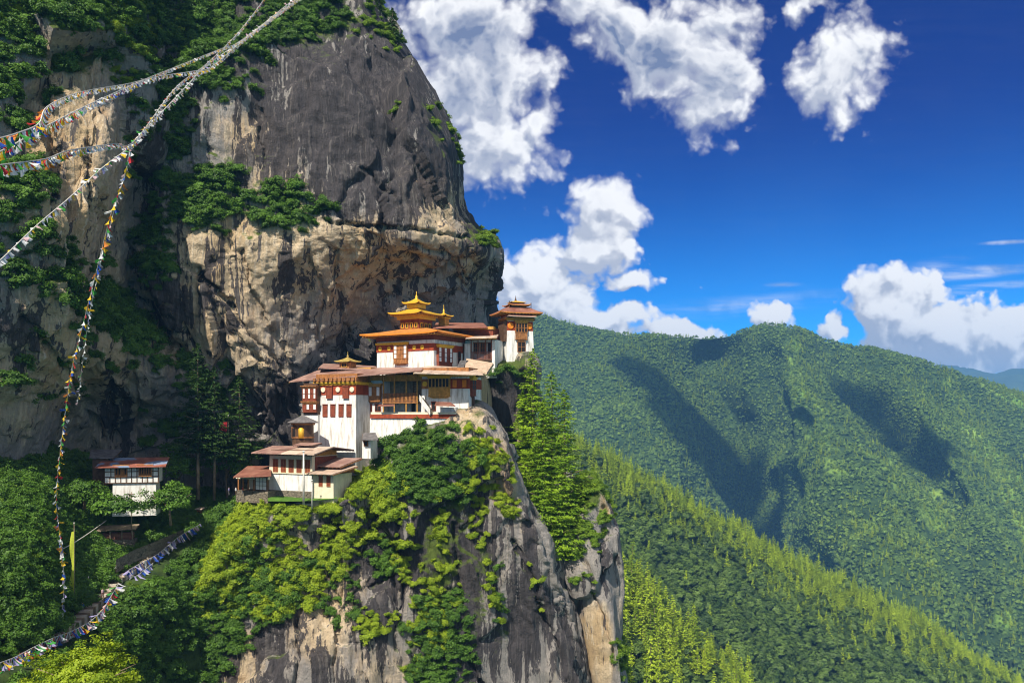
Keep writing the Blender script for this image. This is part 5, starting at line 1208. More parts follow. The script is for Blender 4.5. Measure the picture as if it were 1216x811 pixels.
# --- terrace with red coping
b = Bld('terrace_wall', 'long white terrace wall with a red coping below the open balcony', 'wall', 541, 184.5, 14, 497)
W_ = -b.fa(440)
b.wall(-W_ - .3, 0, .2, 3.5, -4.2, b.fz(500, 496.8), 'white', .1)
b.part('red_coping', [(-W_ - .1, .1, 0, 2.6, b.fz(500, 496.7), b.fz(500, 492))], 'red'); b.part('white_coping', [(-W_, 0, .1, .9, b.fz(500, 492) + .003, b.fz(500, 489.3))], 'cream')
b.part('paving', [(-W_ - .2, .0, .9, 8, b.fz(500, 492) + .003, b.fz(500, 490.5))], 'stone')
# --- right hand block with ochre bay
b = Bld('corner_house', 'white corner house with ochre bay window and orange banded frieze at the right end', 'building', 557, 187, 16, 500)
W_ = -b.fa(499.5); zt = b.fz(530, 447); D_ = 9
b.wall(-W_, 0, 0, D_, -4, zt, 'white', .22)
zb0, zb1 = b.fz(545, 461.5), b.fz(545, 449.5)
b.part('painted_band', [(b.fa(534), -.1, .08, D_ - .1, zb0, zb1)], 'red'); b.part('painted_band', [(-W_ + .15, b.fa(509), .08, 1, zb0, zb1)], 'wood')
b.part('white_pier', [(b.fa(542.4), b.fa(545.6), -.05, .6, zb1 + .003, zt + .7)], 'white'); b.part('white_pier', [(b.fa(549), b.fa(556), -.08, .6, zb1 + .003, zt + .5)], 'white')
for px in (540, 551.5): b.part('medallion', [(b.fa(px - 2.6), b.fa(px + 2.2), -.02, .3, zb0 + .3, zb1 - .3)], 'orange')
b.disc(b.TF(.1), b.fa(504.5), (zb0 + zb1) / 2, .55, 'yellow', .2)
b.bay(b.TF(.1), b.fa(510), b.fa(534.5), b.fz(522, 471), b.fz(522, 449.5), 6, 1, 'ochrewood', 'dark', .75, 'yellow', .5)
b.window(b.TF(.05), b.fa(513), b.fa(517), b.fz(515, 487), b.fz(515, 477.5), 'redwood', 'dark', 1, 1, name='door')
b.slab_roof([(516, 481.0, 183.5), (541, 481.8, 182.5), (535, 477.5, 186.5), (518, 477, 187)], .16, 'rust_roof', 'ochrewood', 'canopy', False)
b.part('step_wall', [(b.fa(523, -1.4), b.fa(541, -1.4), -1.5, .2, b.fz(530, 495), b.fz(530, 483.5))], 'white')
b.bay(b.TS(-.15), 1.2, 3.6, b.fz(558, 470), b.fz(558, 451), 2, 2, 'redwood', 'dark', .5, 'yellow', .4)
b.part('drain_shaft', [(-.1, .35, 2.0, 2.8, b.fz(558, 486), b.fz(558, 471))], 'darkwood')
b.part('cornice', [(-W_ - .1, .1, -.25, 4, zt + .003, zt + .35), (-W_ - .3, .3, -.5, 4, zt + .353, zt + .65)], 'yellow')
b.part('upper_wall', [(-W_, -.3, .6, D_ - .4, zt + .65, zt + 1.9)], 'wood')
b.slab_roof([(491, 442.5, 184.5), (574, 444.5, 181.5), (561, 436.5, 196), (508, 434.0, 200)], .2, 'pink_roof', 'ochrewood')
b.slab_roof([(552, 437, 193), (578, 442.5, 191), (586, 431, 203), (554, 425.5, 206)], .35, 'tan_roof', 'oldwood', 'stone_slab_roof')
mb = MB()
for k in range(8): q = b.loc(546 + .6 * k, 437 - 1.3 * k, 195 + .9 * k); mb.box(q[0] - .8, q[0] + .8, q[1], q[1] + 1.2, q[2] - 1.2, q[2])
mb.build('outside_stair', M['slate'], b.root)
# --- small sheds by the tower foot
b = Bld('shed', 'small whitewashed shed with a grey slate roof at the foot of the white tower', 'shed', 440, 184, 20, 533)
b.wall(-2.0, 0, 0, 3, -2, b.fz(435, 521), 'white', .05)
b.slab_roof([(430, 521.5, 183), (449, 521.5, 182), (446, 513.5, 188), (431, 514, 189)], .2, 'slate', 'darkwood')
b.window(b.TF(0), -1.4, -.7, b.fz(435, 529), b.fz(435, 524), 'wood', 'dark')
# --- prayer wheel pavilion
b = Bld('prayer_wheel_pavilion', 'dark octagonal pavilion with a golden prayer wheel left of the white tower', 'pavilion', 360, 189, 25, 527)
mb = MB(); mb.lathe([(2.25, -3), (2.2, b.fz(360, 503))], 8); mb.build('wall', M['darkwood'], b.root)
mb = MB(); mb.lathe([(2.4, b.fz(360, 520)), (2.4, b.fz(360, 518.5))], 8); mb.lathe([(2.5, b.fz(360, 504.5)), (2.6, b.fz(360, 502))], 8); mb.build('trim', M['wood'], b.root)
zt = b.fz(360, 501.5); mb = MB(); mb.lathe([(3.3, zt - .12), (3.35, zt), (2.2, zt + .55), (.9, zt + 1.15), (.12, zt + 1.5)], 8); mb.build('roof', M['slate'], b.root)
mb = MB(); mb.lathe([(.62, b.fz(360, 520)), (.62, b.fz(360, 509)), (.3, b.fz(360, 507.5))], 12, (.9, -1.75)); mb.build('prayer_wheel', M['gold'], b.root, True)
b.window(b.TF(-1.9), -1.3, -.4, b.fz(355, 519), b.fz(355, 508), 'wood', 'dark', 1, 1, name='doorway')
# --- lower house
b = Bld('lower_house', 'cream and white lower house with five brown windows and a pink maroon gable roof', 'house', 371, 180, 24, 586)
W_ = -b.fa(319); D_ = 9.0; zm = b.fz(345, 562); zt = b.fz(345, 541)
b.wall(-W_, 0, 0, D_, -2.5, zm, 'white', .08); b.wall(-W_ + .1, -.1, .1, D_ - .1, zm + .003, zt, 'cream', .04, 'upper_wall')
b.part('plinth', [(-W_ - .15, -.2, -.22, 1, -2, b.fz(345, 582.5))], 'stone'); b.part('ledge', [(-W_, .05, -.14, .6, zm - .1, zm + .12)], 'cream')
for px in (324.5, 333.8, 343, 352.4, 362.6): b.window(b.TF(.12), b.fa(px), b.fa(px + 5.0), b.fz(345, 560.5), b.fz(345, 546), 'wood', 'redwood', 2, 1, .1, .12)
b.part('eave_beam', [(-W_, .1, -.25, .3, zt + .003, zt + .5)], 'darkwood'); b.part('frieze', [(-W_ + .3, -.3, .3, D_ - .3, zt + .2, zt + 1.2)], 'darkwood')
RZ = b.fz(380, 530, 4); fe = zt + .75
FLu, FRu = -W_ - 2.6, 2.2
b.slab_roof([(FLu, -2.3, fe - .15), (-6.0, -2.4, fe - .18), (-6.0, 4.2, RZ - .1), (FLu, 4.2, RZ - .1)], .2, 'purple_roof', 'darkwood')
b.slab_roof([(-5.99, -2.45, fe - .17), (FRu, -2.5, fe - .2), (FRu, 4.2, RZ), (-5.99, 4.2, RZ)], .2, 'pink_roof', 'darkwood')  # same slope as the left half, its sunlight painted as paler roofing
b.slab_roof([(FLu, 4.21, RZ - .02), (FRu, 4.21, RZ - .02), (FRu, D_ + 2.6, fe + .2), (FLu, D_ + 2.6, fe + .2)], .2, 'purple_roof', 'darkwood')
b.slab_roof([(-6.5, 2.2, RZ + .35), (-1.6, 2.2, RZ + .35), (-1.6, 5.4, RZ + .75), (-6.5, 5.4, RZ + .75)], .16, 'purple_roof', 'darkwood', 'ridge_cap')
mb = MB(); mb.hexa([(-.2, .6, zt), (.0, .6, zt), (.0, D_ - .6, zt), (-.2, D_ - .6, zt), (-.2, .6, zt + .75), (.0, .6, zt + .75), (.0, D_ - .6, zt + .95), (-.2, D_ - .6, zt + .95)])
mb.add([(0.0, .3, zt + .6), (0, D_ - .3, zt + .8), (0, 4.2, RZ - .35), (-.2, .3, zt + .6), (-.2, D_ - .3, zt + .8), (-.2, 4.2, RZ - .35)], [(0, 1, 2), (3, 5, 4), (0, 3, 4, 1), (1, 4, 5, 2), (2, 5, 3, 0)])
mb.build('gable', M['ochrewood'], b.root)
b.part('side_panel', [(-.1, .14, 1.0, D_ - .8, zm + .2, zt - .2)], 'redwood')
W2 = b.fa(396); za = b.fz(385, 563)
b.wall(.003, W2, .02, 6.5, -3, za, 'cream', .05, 'annex_wall')
for px in (379, 388.3): b.window(b.TF(.05), b.fa(px), b.fa(px + 3.6), b.fz(385, 577), b.fz(385, 565.5), 'wood', 'redwood', 1, 2, .1, .12)
b.slab_roof([(-.3, -1.6, za + .25), (W2 + .9, -1.5, za + .25), (W2 + 2.0, 5.6, za + 1.5), (1.0, 5.6, za + 1.5)], .2, 'pink_roof', 'wood', 'annex_roof')
b.part('annex_upper_wall', [(.2, W2 - .4, 2.6, 8, za, b.fz(390, 553, 3))], 'wood')
b.slab_roof([(.2, 1.2, b.fz(385, 553, 1)), (W2 + .6, 1.4, b.fz(385, 553, 1) - .1), (W2 + 1.4, 8, b.fz(390, 543, 7)), (.2, 8, b.fz(380, 543, 7))], .2, 'purple_roof', 'wood', 'annex_roof')
# porch
b = Bld('porch_house', 'open fronted red roofed porch with white lattice panel left of the lower house', 'porch', 317.5, 181.5, 24, 586)
W_ = -b.fa(281)
b.part('plinth', [(-W_, .3, -.2, 5, -2, .45)], 'stone'); b.part('back_wall', [(-W_ + .2, 0, 3.5, 5, .45, b.fz(300, 566))], 'cream')
b.window(b.TF(0), b.fa(304), b.fa(316.5), .75, b.fz(310, 567), 'darkwood', 'pane', 3, 3, .14, .1, 'lattice_panel')
for px in (282.5, 288, 294, 300.5): b.part('post', [(b.fa(px) - .13, b.fa(px) + .13, .1, .36, .45, b.fz(290, 566))], 'wood')
b.part('beam', [(-W_ - .2, .2, 0, .5, b.fz(290, 568.5), b.fz(290, 565.5))], 'cream')
b.slab_roof([(277, 566, 180.5), (322, 564.5, 178), (322, 553, 189), (294, 553, 190)], .2, 'rust_roof', 'wood')
# --- gully house
b = Bld('gully_house', 'white half timbered house with a patched red and blue roof in the shaded gully', 'house', 124, 178, -14, 575)
W_ = b.fa(188); D_ = 6.0; zt = b.fz(160, 554.5); z0_ = b.fz(160, 573.2)
b.wall(b.fa(133), b.fa(185.5), .12, D_, -6.5, z0_ - .15, 'white', .1, 'foundation_wall')
b.wall(0, W_, 0, D_, z0_, zt, 'white', 0)
mb = MB()
for k in range(11): a = W_ * k / 10; mb.box(a - .09, a + .09, -.06, .1, z0_, z0_ + 1.3)
for a in (0, .06 * W_ + .6, W_ * .4, W_ * .5, W_ * .6, W_ * .9, W_): mb.box(a - .09, a + .09, -.065, .1, z0_ + 1.2, zt)
for z in (z0_, z0_ + 1.25, z0_ + 2.3, zt - .1): mb.box(-.1, W_ + .1, -.08, .1, z - .09, z + .09)
for k in range(3): v = D_ * k / 2; mb.box(-.08, .1, v - .09, v + .09, z0_, zt)
for z in (z0_, z0_ + 1.25, zt - .1): mb.box(-.09, .1, 0, D_, z - .09, z + .09)
mb.build('timber_frame', M['darkwood'], b.root)
b.bay(b.TF(0), b.fa(136.8), b.fa(151), z0_ + 1.3, zt - .15, 4, 1, 'wood', 'dark', .25, 'wood', .2, lambda k: k in (0, 1, 3)); b.bay(b.TF(0), b.fa(165.3), b.fa(179.8), z0_ + 1.3, zt - .15, 5, 1, 'wood', 'dark', .25, 'wood', .2)
b.window(b.TL(0), 1.2, 2.8, z0_ + 1.3, zt - .3, 'wood', 'dark', 2, 1)
b.slab_roof([(-1.5, -1.6, zt + .15), (W_ + 1.6, -1.5, zt + .2), (W_ + 1.2, D_ + 1.2, zt + 1.6), (-1.4, D_ + 1.2, zt + 1.6)], .18, 'blue_roof', 'darkwood')
b.slab_roof([(-3.4, 3.2, zt + 1.9), (.9, 3.4, zt + 1.75), (1.6, D_ + 3.5, zt + 3.2), (-4.4, D_ + 3.5, zt + 3.3)], .16, 'slate', 'darkwood', 'rear_roof')
b.part('rear_shed', [(-3.0, 0, 4, D_ + 2, z0_ - 1, zt + 1.7)], 'darkwood')
# --- retaining wall, woodshed, hut, steps
mb = MB(); pts_ = [(138, 672, 166), (160, 660, 171), (185, 650, 177), (216, 636, 187)]
for a, c in zip(pts_[:-1], pts_[1:]):
    p, q = P(*a), P(*c); n = 5
    for k in range(n):
        s0, s1 = p + (q - p) * k / n, p + (q - p) * (k + 1) / n - (q - p) * .002
        for r in range(3):
            j = .12 * random.random(); z = (-1.2 + .82 * r)
            mb.hexa([(s0[0], s0[1] - j, s0[2] + z), (s1[0], s1[1] - j, s1[2] + z), (s1[0], s1[1] + 1.2, s1[2] + z), (s0[0], s0[1] + 1.2, s0[2] + z), (s0[0], s0[1] - j, s0[2] + z + .8), (s1[0], s1[1] - j, s1[2] + z + .8), (s1[0], s1[1] + 1.2, s1[2] + z + .8), (s0[0], s0[1] + 1.2, s0[2] + z + .8)])
tag(mb.build('retaining_wall', M['stone']), 'rough stone retaining wall beside the top of the steps', 'wall')
b = Bld('woodshed', 'low open woodshed with stacked logs above the stone retaining wall', 'shed', 118, 176, -10, 641)
for a in (0, 2.0, 4.2, 6.2): b.part('post', [(a - .1, a + .1, 0, .2, -1.5, 1.9)], 'oldwood'); 
b.slab_roof([(-.6, -.6, 1.9), (6.9, -.6, 2.1), (6.9, 2.8, 2.7), (-.6, 2.8, 2.5)], .14, 'oldwood', 'darkwood')
mb = MB()
for r in range(5):
    for k in range(20): mb.tube([(.35 + .29 * k + .14 * (r % 2), .25, .1 + .26 * r), (.35 + .29 * k + .14 * (r % 2), 2.3, .1 + .26 * r)], .13, 7)
mb.build('log_pile', M['rust_roof'], b.root)
b.part('floor', [(-.4, 6.6, -.2, 2.6, -1.5, -.02)], 'stone')
b = Bld('hut', 'tiny red hut with a pale roof at the edge of the lit bushes', 'hut', 239, 192, 15, 613)
b.wall(-1.1, 0, 0, 1.2, -1.5, 1.5, 'rust_roof', 0); b.slab_roof([(-1.4, -.4, 1.55), (.3, -.4, 1.55), (.3, 1.5, 1.9), (-1.4, 1.5, 1.9)], .1, 'pink_roof', 'wood', rafters=False)
b.window(b.TF(0), -.8, -.3, .1, 1.1, 'wood', 'dark', name='door', fw=.07)
mb = MB(); way = [P(*p) for p in ((218, 637, 190.5), (212, 643, 187.5), (176, 667, 176), (141, 689, 166.5), (115, 716, 156), (88, 742, 146.5), (54, 762, 134), (22, 781, 124.5))]
seg = [np.linalg.norm(c - a) for a, c in zip(way[:-1], way[1:])]; tot = sum(seg); nst = 56
def along(way, f):
    L_ = [np.linalg.norm(c - a) for a, c in zip(way[:-1], way[1:])]; t = f * sum(L_)
    for a, c, l in zip(way[:-1], way[1:], L_):
        if t <= l: return a + (c - a) * t / l, (c - a) / l
        t -= l
    return way[-1], (way[-1] - way[-2]) / l
for k in range(nst):
    p, t = along(way, (k + .5) / nst); sd = np.array([t[1], -t[0]]) / math.hypot(t[0], t[1]); fw = np.array([t[0], t[1]]) / math.hypot(t[0], t[1]); hw = 0.95; L2 = tot / nst * .52
    c = [p[:2] + sd * hw * a + fw * L2 * e for a, e in ((-1, -1), (1, -1), (1, 1), (-1, 1))]
    zz = p[2] + 0.55 + (.10 if k % 2 else 0)
    mb.hexa([(q[0], q[1], zz - 3.0) for q in c] + [(q[0], q[1], zz) for q in c], k % 2)  # alternate pale and dark steps paint in sunlit treads and shaded risers
so = mb.build('steps', [M['bark'], M['step_lit']]); so['kind'] = 'structure'
lw = [[P(318, 597, 178.5), P(360, 597, 178), P(400, 594, 177.5)], [P(318, 582.5, 190), P(360, 582, 189), P(400, 581, 188)]]
LG = catmull(catmull(np.array(lw), 12).transpose(1, 0, 2), 24).transpose(1, 0, 2); LG = LG + np.array([0, 0, .35])
lo = mesh_obj('lawn', LG.reshape(-1, 3), gfaces(12, 24), M['lawn']); lo['kind'] = 'structure'
# ------------------------------------------------------------------ poles, banners, cables
def pole(name, px, y0, y1, Y, r, label, cat, mt='pole', cross=False):
    mb = MB(); p = P(px, y1, Y); h = (y1 - y0) * Y / F
    mb.tube([(0, 0, -1), (0.02, 0, h * .5), (0, 0, h)], r, 7, 0, r * .6)
    root = empty(name, p); tag(root, label, cat); mb.build('shaft', M[mt], root, True)
    if cross:
        cb = MB(); cb.box(-.7, .7, -.06, .06, h - .5, h - .36); cb.box(-.5, .5, -.05, .05, h - .95, h - .83); cb.build('cross_arm', M['darkwood'], root)
        ib = MB()
        for a in (-.6, 0, .6): ib.lathe([(.05, h - .36), (.07, h - .22), (.03, h - .14)], 7, (a, 0))
        ib.build('insulator', M['pane'], root)
    else:
        cb = MB(); cb.lathe([(r * .7, h - .05), (r * 1.5, h + .1), (r * .3, h + .35)], 8); cb.build('finial', M['pole'], root)
    return root
pole('flag_pole', 360.5, 537, 593, 177, .24, 'tall thick white pole in front of the lower house', 'pole')
pole('flag_pole', 370.5, 571, 598, 176.5, .14, 'short thin pale pole right of the tall white pole', 'pole')
pole('utility_pole', 156, 584, 628, 177, .12, 'thin utility pole with cross arms below the gully house', 'pole', 'oldwood', True)
pole('flag_pole', 105, 686, 705, 158, .06, 'short grey post on the slope between banner and steps', 'pole', 'oldwood')
def cloth_mat(name, c):
    m_, t, b = mat(name, 0.85); p = gpos(t)
    k = t.mix(t.noise(p, 3.0, 4, .6), tuple(x * .8 for x in c), tuple(min(1, x * 1.1) for x in c)); t.put(b.inputs['Base Color'], k)
    tr = t.new('ShaderNodeBsdfTranslucent'); t.put(tr.inputs[0], k); ms = t.new('ShaderNodeMixShader'); ms.inputs[0].default_value = .3
    t.l.new(b.outputs[0], ms.inputs[1]); t.l.new(tr.outputs[0], ms.inputs[2])
    t.l.new(ms.outputs[0], [n for n in t.n if n.type == 'OUTPUT_MATERIAL'][0].inputs[0]); return m_
FC = {'blue': cloth_mat('blue_cloth', (.03, .09, .42)), 'white': cloth_mat('white_cloth', (.76, .76, .76)), 'red': cloth_mat('red_cloth', (.55, .04, .05)), 'green': cloth_mat('green_cloth', (.06, .32, .06)),
      'yellow': cloth_mat('yellow_cloth', (.78, .52, .03)), 'pink': cloth_mat('faded_pink_cloth', (.74, .50, .52)), 'lilac': cloth_mat('faded_lilac_cloth', (.42, .38, .66)), 'lime': cloth_mat('lime_cloth', (.50, .58, .06)), 'orange': cloth_mat('orange_cloth', (.72, .24, .05))}
# tall lime banner
root = pole('prayer_banner', 88, 622, 728, 150, .07, 'tall narrow lime prayer banner on a pole left of the steps', 'banner', 'oldwood')
mb = MB(); n = 26; h = 106 * 150 / F
for k in range(n + 1):
    f = k / n; z = h * (.06 + .86 * f); wd = (.75 + .25 * math.sin(f * 9)) * (1 - f * .55) + .12
    mb.v += [(.02, -.06, z), (-wd * .55, -.1 - .12 * math.sin(f * 17), z - .1), (-wd, -.05 + .2 * math.sin(f * 13 + 1), z - .15 * math.sin(f * 20))]
for k in range(n):
    for j in range(2): mb.f.append((k * 3 + j, k * 3 + j + 1, k * 3 + j + 4, k * 3 + j + 3)); mb.mi.append(0)
mb.build('cloth', FC['lime'], root)
mb = MB(); ca, cb_ = P(-60, 672, 118), P(126, 618, 178); pts2 = [ca + (cb_ - ca) * k / 20 - np.array([0, 0, 5.0 * math.sin(math.pi * k / 20) * .6]) for k in range(21)]
mb.tube([tuple(p) for p in pts2], .085, 5); tag(mb.build('cable', M['rope'], None, True), 'single pale cable sagging across the shady slope', 'cable')
root = pole('flag_pole', 271, 494, 520, 196, .05, 'thin pole with red cloths hanging among the dark pines', 'flag', 'oldwood')
for k, (a, z, s_) in enumerate(((-.2, 3.6, 1.0), (-1.1, 3.2, .8))):
    mb = MB(); mb.add([(a, -.1, z), (a - s_, -.25, z - .2), (a - s_ * .9, -.05, z - 2.0), (a - .1, -.2, z - 2.3), (a - s_ * .5, -.35, z - .1), (a - s_ * .45, 0, z - 2.2)], [(0, 4, 5, 3), (4, 1, 2, 5)]); mb.build('cloth', FC['red'], root)

# ------------------------------------------------------------------ prayer flag strings
def flag_geo(w_, h_, ph, drop, side):
    """a small cloth, 3 x 3, hanging from its top edge with a curl"""
    vs = []
    for r in range(4):
        f = r / 3
        for c in range(4):
            g = c / 3 - .5; sway = .35 * h_ * f * f * math.sin(ph + g * 2.5)
            vs.append((g * w_ * (1 - .12 * f * math.cos(ph)), sway + side * h_ * f * .5, -drop * h_ * f + .06 * h_ * math.sin(ph * 2 + g * 5) * f))
    fs = [(r * 4 + c, r * 4 + c + 1, r * 4 + c + 5, r * 4 + c + 4) for r in range(3) for c in range(3)]
    return vs, fs
FLAGM = {}
def flag_string(name, pts, label, size, gap, cols, nmax=100, rope_r=.03, seed=0, sizej=.25, drop=1.0, roll=.5):
    rr = random.Random(seed)
    C = np.array([np.array([p[0], p[1], math.log(p[2])]) for p in pts], float)
    D = catmull(C, 400); W3 = np.array([P(a, c, math.exp(l)) for a, c, l in D])
    mid = W3[len(W3) // 2]
    root = empty(name, W3[0]); tag(root, label, 'prayer flags', 'strings of prayer flags')
    o0 = W3[0]; L_ = np.concatenate([[0], np.cumsum(np.linalg.norm(np.diff(W3, axis=0), axis=1))]); tot = L_[-1]
    mb = MB(); mb.tube([tuple(p - o0) for p in W3[::5]], rope_r, 5); mb.build('rope', M['rope'], root)
    n = int(tot / gap); items = []
    for k in range(n):
        l = (k + .5) * gap; i = int(np.searchsorted(L_, l)) - 1; i = max(0, min(i, len(W3) - 2)); f = (l - L_[i]) / max(L_[i + 1] - L_[i], 1e-6)
        p = W3[i] * (1 - f) + W3[i + 1] * f; t = W3[i + 1] - W3[i]
        cl_ = cols[(k + (rr.random() < .15)) % len(cols)]
        if cols is mix_ and p[1] > 36 and rr.random() < .72: cl_ = rr.choice(['white', 'white', 'white', 'pink', 'yellow'])
        items.append((p, t, cl_, size * (1 - sizej + 2 * sizej * rr.random()), rr.random() * 6.28, rr.uniform(-1, 1)))
    items.sort(key=lambda q: np.linalg.norm(q[0]) / q[3])
    rest = MB(); rm = []
    for k, (p, t, col, s_, ph, sd) in enumerate(items):
        vs, fs = flag_geo(gap * .88 if gap < s_ * 1.4 else s_ * .9, s_, ph, drop, sd)
        tn = Vector(t).normalized(); hd = math.atan2(tn.y, tn.x); steep = abs(tn.z) > .85
        if steep: hd = ph
        rl = rr.gauss(0, roll)
        if k < nmax:
            o = mesh_obj('flag', vs, fs, FC[col], root); o.location = Vector(p - o0); o.rotation_euler = (rl, 0 if steep else -math.asin(max(-1, min(1, tn.z))) , hd)
        else:
            Mx = Matrix.Translation(Vector(p - o0)) @ Matrix.Rotation(hd, 4, 'Z') @ Matrix.Rotation(0 if steep else -math.asin(max(-1, min(1, tn.z))), 4, 'Y') @ Matrix.Rotation(rl, 4, 'X')
            if col not in rm: rm.append(col)
            rest.add([tuple(Mx @ Vector(v)) for v in vs], fs, rm.index(col))
    if rest.v:
        o = rest.build('distant_flags', [FC[c] for c in rm], root); o['kind'] = 'stuff'
five = ['blue', 'white', 'red', 'green', 'yellow']; pale = ['white', 'white', 'pink', 'white', 'lilac', 'white', 'yellow', 'white', 'pink', 'green']
mix_ = ['white', 'blue', 'white', 'red', 'yellow', 'green', 'white', 'orange']
flag_string('prayer_flag_string', [(-40, 172, 19), (0, 164, 21), (24, 157, 23), (46, 147, 26), (56, 127, 34), (94, 110, 45), (159, 98, 62), (195, 85, 72), (260, 59, 95), (285, 49, 105), (352, 0, 140), (380, -22, 160)],
            'upper of the three flag strings at the left edge, hooked back near its end', .23, .19, mix_, 100, .018, 1, roll=.45)
flag_string('prayer_flag_string', [(-40, 190, 20), (0, 180, 22), (53, 151, 28), (102, 126, 38), (142, 108, 48), (179, 93, 56), (228, 85, 66), (250, 80, 74), (293, 45, 98), (352, 2, 138), (380, -16, 160)],
            'middle of the three flag strings running off the left edge', .23, .19, mix_, 100, .018, 2, roll=.45)
flag_string('prayer_flag_string', [(-40, 203, 19), (0, 196, 21), (53, 189, 27), (81, 179, 34), (134, 171, 48), (159, 168, 55), (207, 106, 78), (244, 77, 95), (281, 41, 112), (313, 0, 132), (325, -22, 140)],
            'lowest string of flags at the left edge, turning steeply up at the knot', .24, .19, mix_, 100, .018, 3, roll=.45)
flag_string('prayer_flag_string', [(-30, 332, 52), (0, 309, 55), (41, 270, 59), (81, 236, 63), (122, 199, 68), (150, 178, 72), (161, 166, 74), (220, 104, 96), (244, 79, 106), (293, 44, 124), (352, -3, 150)],
            'long straight string of small pale flags rising diagonally from the left edge', .34, .30, pale, 100, .03, 4, roll=.8)
flag_string('prayer_flag_string', [(155, 172, 74), (148, 211, 76), (134, 248, 80), (126, 277, 83), (114, 325, 88), (95, 400, 96), (85, 440, 102), (76, 500, 112), (69, 560, 122), (67, 600, 128), (72, 640, 134), (76, 668, 138)],
            'bright string of yellow, white and red flags hanging down from the knot', .54, .50, ['yellow', 'white', 'red', 'green', 'white', 'yellow', 'blue', 'white', 'orange', 'yellow'], 100, .04, 5)
flag_string('prayer_flag_string', [(153, 190, 78), (133, 260, 86), (118, 320, 94), (106, 375, 102), (97, 440, 112), (92, 480, 120)],
            'thin pale string of flags hanging just right of the bright hanging string', .35, .9, pale, 100, .03, 6)
flag_string('prayer_flag_string', [(72, 640, 135), (76, 690, 138), (74, 720, 140), (70, 745, 139), (52, 752, 134), (36, 760, 129)],
            'tangled end of flags lying on the slope below the hanging string', .6, .55, ['white', 'blue', 'yellow', 'lilac', 'white'], 100, .04, 7)
flag_string('prayer_flag_string', [(238, 622, 188), (214, 636, 184), (199, 648, 180), (185, 659, 176), (168, 668, 172), (152, 677, 167.5)],
            'string of blue and lilac flags along the top of the steps', 1.35, .34, ['lilac', 'blue', 'white', 'lilac', 'blue', 'pink'], 100, .04, 8)
flag_string('prayer_flag_string', [(141, 692, 161), (137, 699, 159), (122, 723, 149.5), (106, 738, 144), (85, 749, 138), (66, 756, 132), (40, 768, 124), (15, 781, 117), (-20, 793, 107)],
            'string of mixed flags along the lower steps towards the bottom left corner', 1.15, .32, ['white', 'blue', 'pink', 'green', 'lilac', 'white', 'red', 'yellow'], 100, .04, 9)
flag_string('prayer_flag_string', [(152, 677, 167.5), (160, 684, 168), (172, 676, 171), (182, 668, 174)],
            'short second row of lilac flags hanging below the top of the steps', 1.2, .4, ['lilac', 'blue', 'lilac', 'white'], 100, .04, 10)

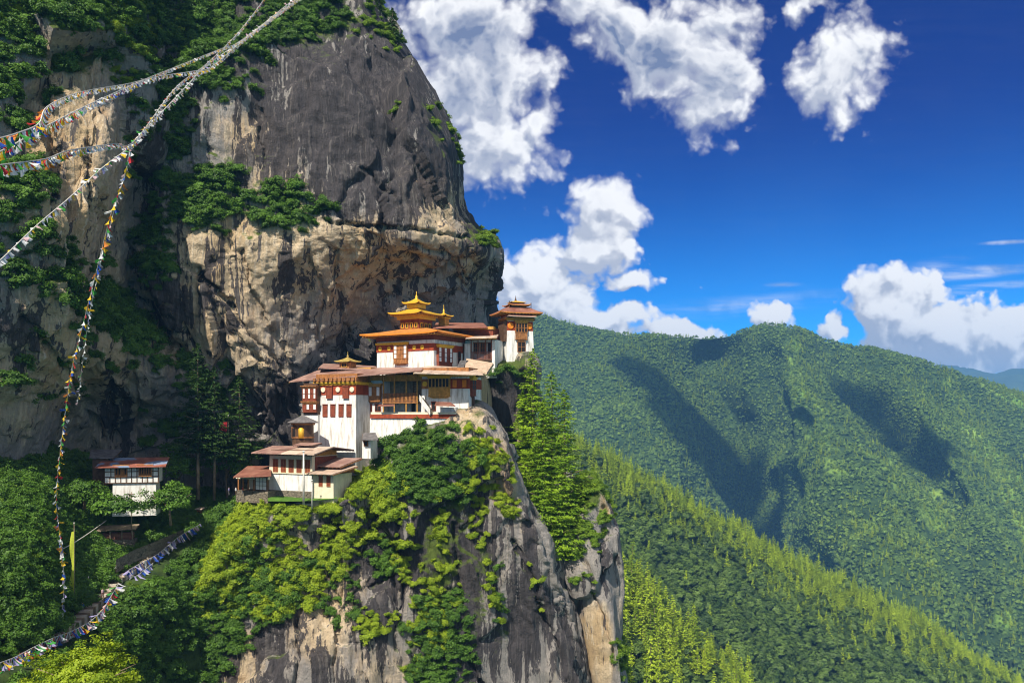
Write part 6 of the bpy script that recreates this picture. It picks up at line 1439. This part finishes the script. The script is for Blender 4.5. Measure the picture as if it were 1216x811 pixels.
# ------------------------------------------------------------------ people
def person(px, py, Y, rz, shirt, trousers, label, hat=None, stride=.28, h=1.72):
    J = [(0, 0, .92), (0, 0, 1.15), (0, .01, 1.40), (0, .0, 1.50), (0, .02, 1.60), (0, .03, 1.70),
         (-.10, 0, .90), (-.11, stride * .5, .49), (-.11, stride * .55, .09), (-.11, stride * .55 + .16, .04),
         (.10, 0, .90), (.11, -stride * .3, .49), (.11, -stride * .9, .10), (.11, -stride * .9 + .15, .04),
         (-.19, 0, 1.39), (-.25, -stride * .25, 1.12), (-.25, -stride * .05, .90), (-.25, .04 - stride * .05, .80),
         (.19, 0, 1.39), (.25, stride * .3, 1.13), (.25, stride * .6, .93), (.25, .04 + stride * .65, .84)]
    E = [(0, 1), (1, 2), (2, 3), (3, 4), (4, 5), (0, 6), (6, 7), (7, 8), (8, 9), (0, 10), (10, 11), (11, 12), (12, 13), (2, 14), (14, 15), (15, 16), (16, 17), (2, 18), (18, 19), (19, 20), (20, 21)]
    rad = [.15, .14, .16, .06, .10, .085, .10, .075, .05, .045, .10, .075, .05, .045, .07, .05, .038, .035, .07, .05, .038, .035]
    me = bpy.data.meshes.new('tmp'); me.from_pydata(J, E, []); ob = bpy.data.objects.new('tmp', me); COL.objects.link(ob)
    sk = ob.modifiers.new('skin', 'SKIN'); ss_ = ob.modifiers.new('sub', 'SUBSURF'); ss_.levels = 1; ss_.render_levels = 1
    for v, r in zip(me.skin_vertices[0].data, rad): v.radius = (r, r * .8)
    me.skin_vertices[0].data[0].use_root = True
    dg = bpy.context.evaluated_depsgraph_get(); m2_ = bpy.data.meshes.new_from_object(ob.evaluated_get(dg)); bpy.data.objects.remove(ob); bpy.data.meshes.remove(me)
    m2_.name = 'person'; m2_.materials.clear()
    for m_ in (M['skin'], FC.get(shirt) or M[shirt], FC.get(trousers) or M[trousers], M['darkwood']): m2_.materials.append(m_)
    for p in m2_.polygons:
        c = p.center; p.use_smooth = True
        p.material_index = 3 if c.z < .08 else 2 if c.z < .92 and abs(c.x) < .22 else 0 if (c.z > 1.47 or (abs(c.x) > .2 and c.z < .9)) else 1
    o = bpy.data.objects.new('person', m2_); COL.objects.link(o); o.location = P(px, py - 2.2, Y); o.rotation_euler.z = rz; o.scale = (h / 1.72,) * 3
    tag(o, label, 'person')
    hb_ = MB(); hb_.lathe([(.02, 1.64), (.105, 1.66), (.10, 1.73), (.06, 1.785), (.01, 1.80)], 10, (0, .005))
    hb_.build('hat' if hat else 'hair', FC[hat] if hat else M['hair'], o, True)
    return o
person(138, 683, 166.5, 2.6, 'white', 'darkwood', 'person in a white top climbing the steps, left of another in white')
person(149, 677, 169, 2.8, 'white', 'slate', 'person in a white top near the head of the steps, beside the blue flags')
person(122, 712, 156, -2.4, 'pink', 'redwood', 'person in a bright pink coat on the middle of the steps')
person(98, 729, 151, .6, 'blue', 'slate', 'person in dark teal clothes standing beside the steps near the banner', stride=.1)
person(222, 626, 190, .3, 'slate', 'darkwood', 'person in dark clothes at the bend where the steps begin')
person(272, 590, 187, 1.2, 'lilac', 'slate', 'person in a lilac top standing left of the porch, furthest from its posts', stride=.08)
person(280, 590, 184.5, -.8, 'white', 'darkwood', 'person in a white top standing by the porch steps', stride=.1)
person(288, 589, 183, 2.0, 'red', 'slate', 'person in a red top standing before the porch posts', stride=.1)
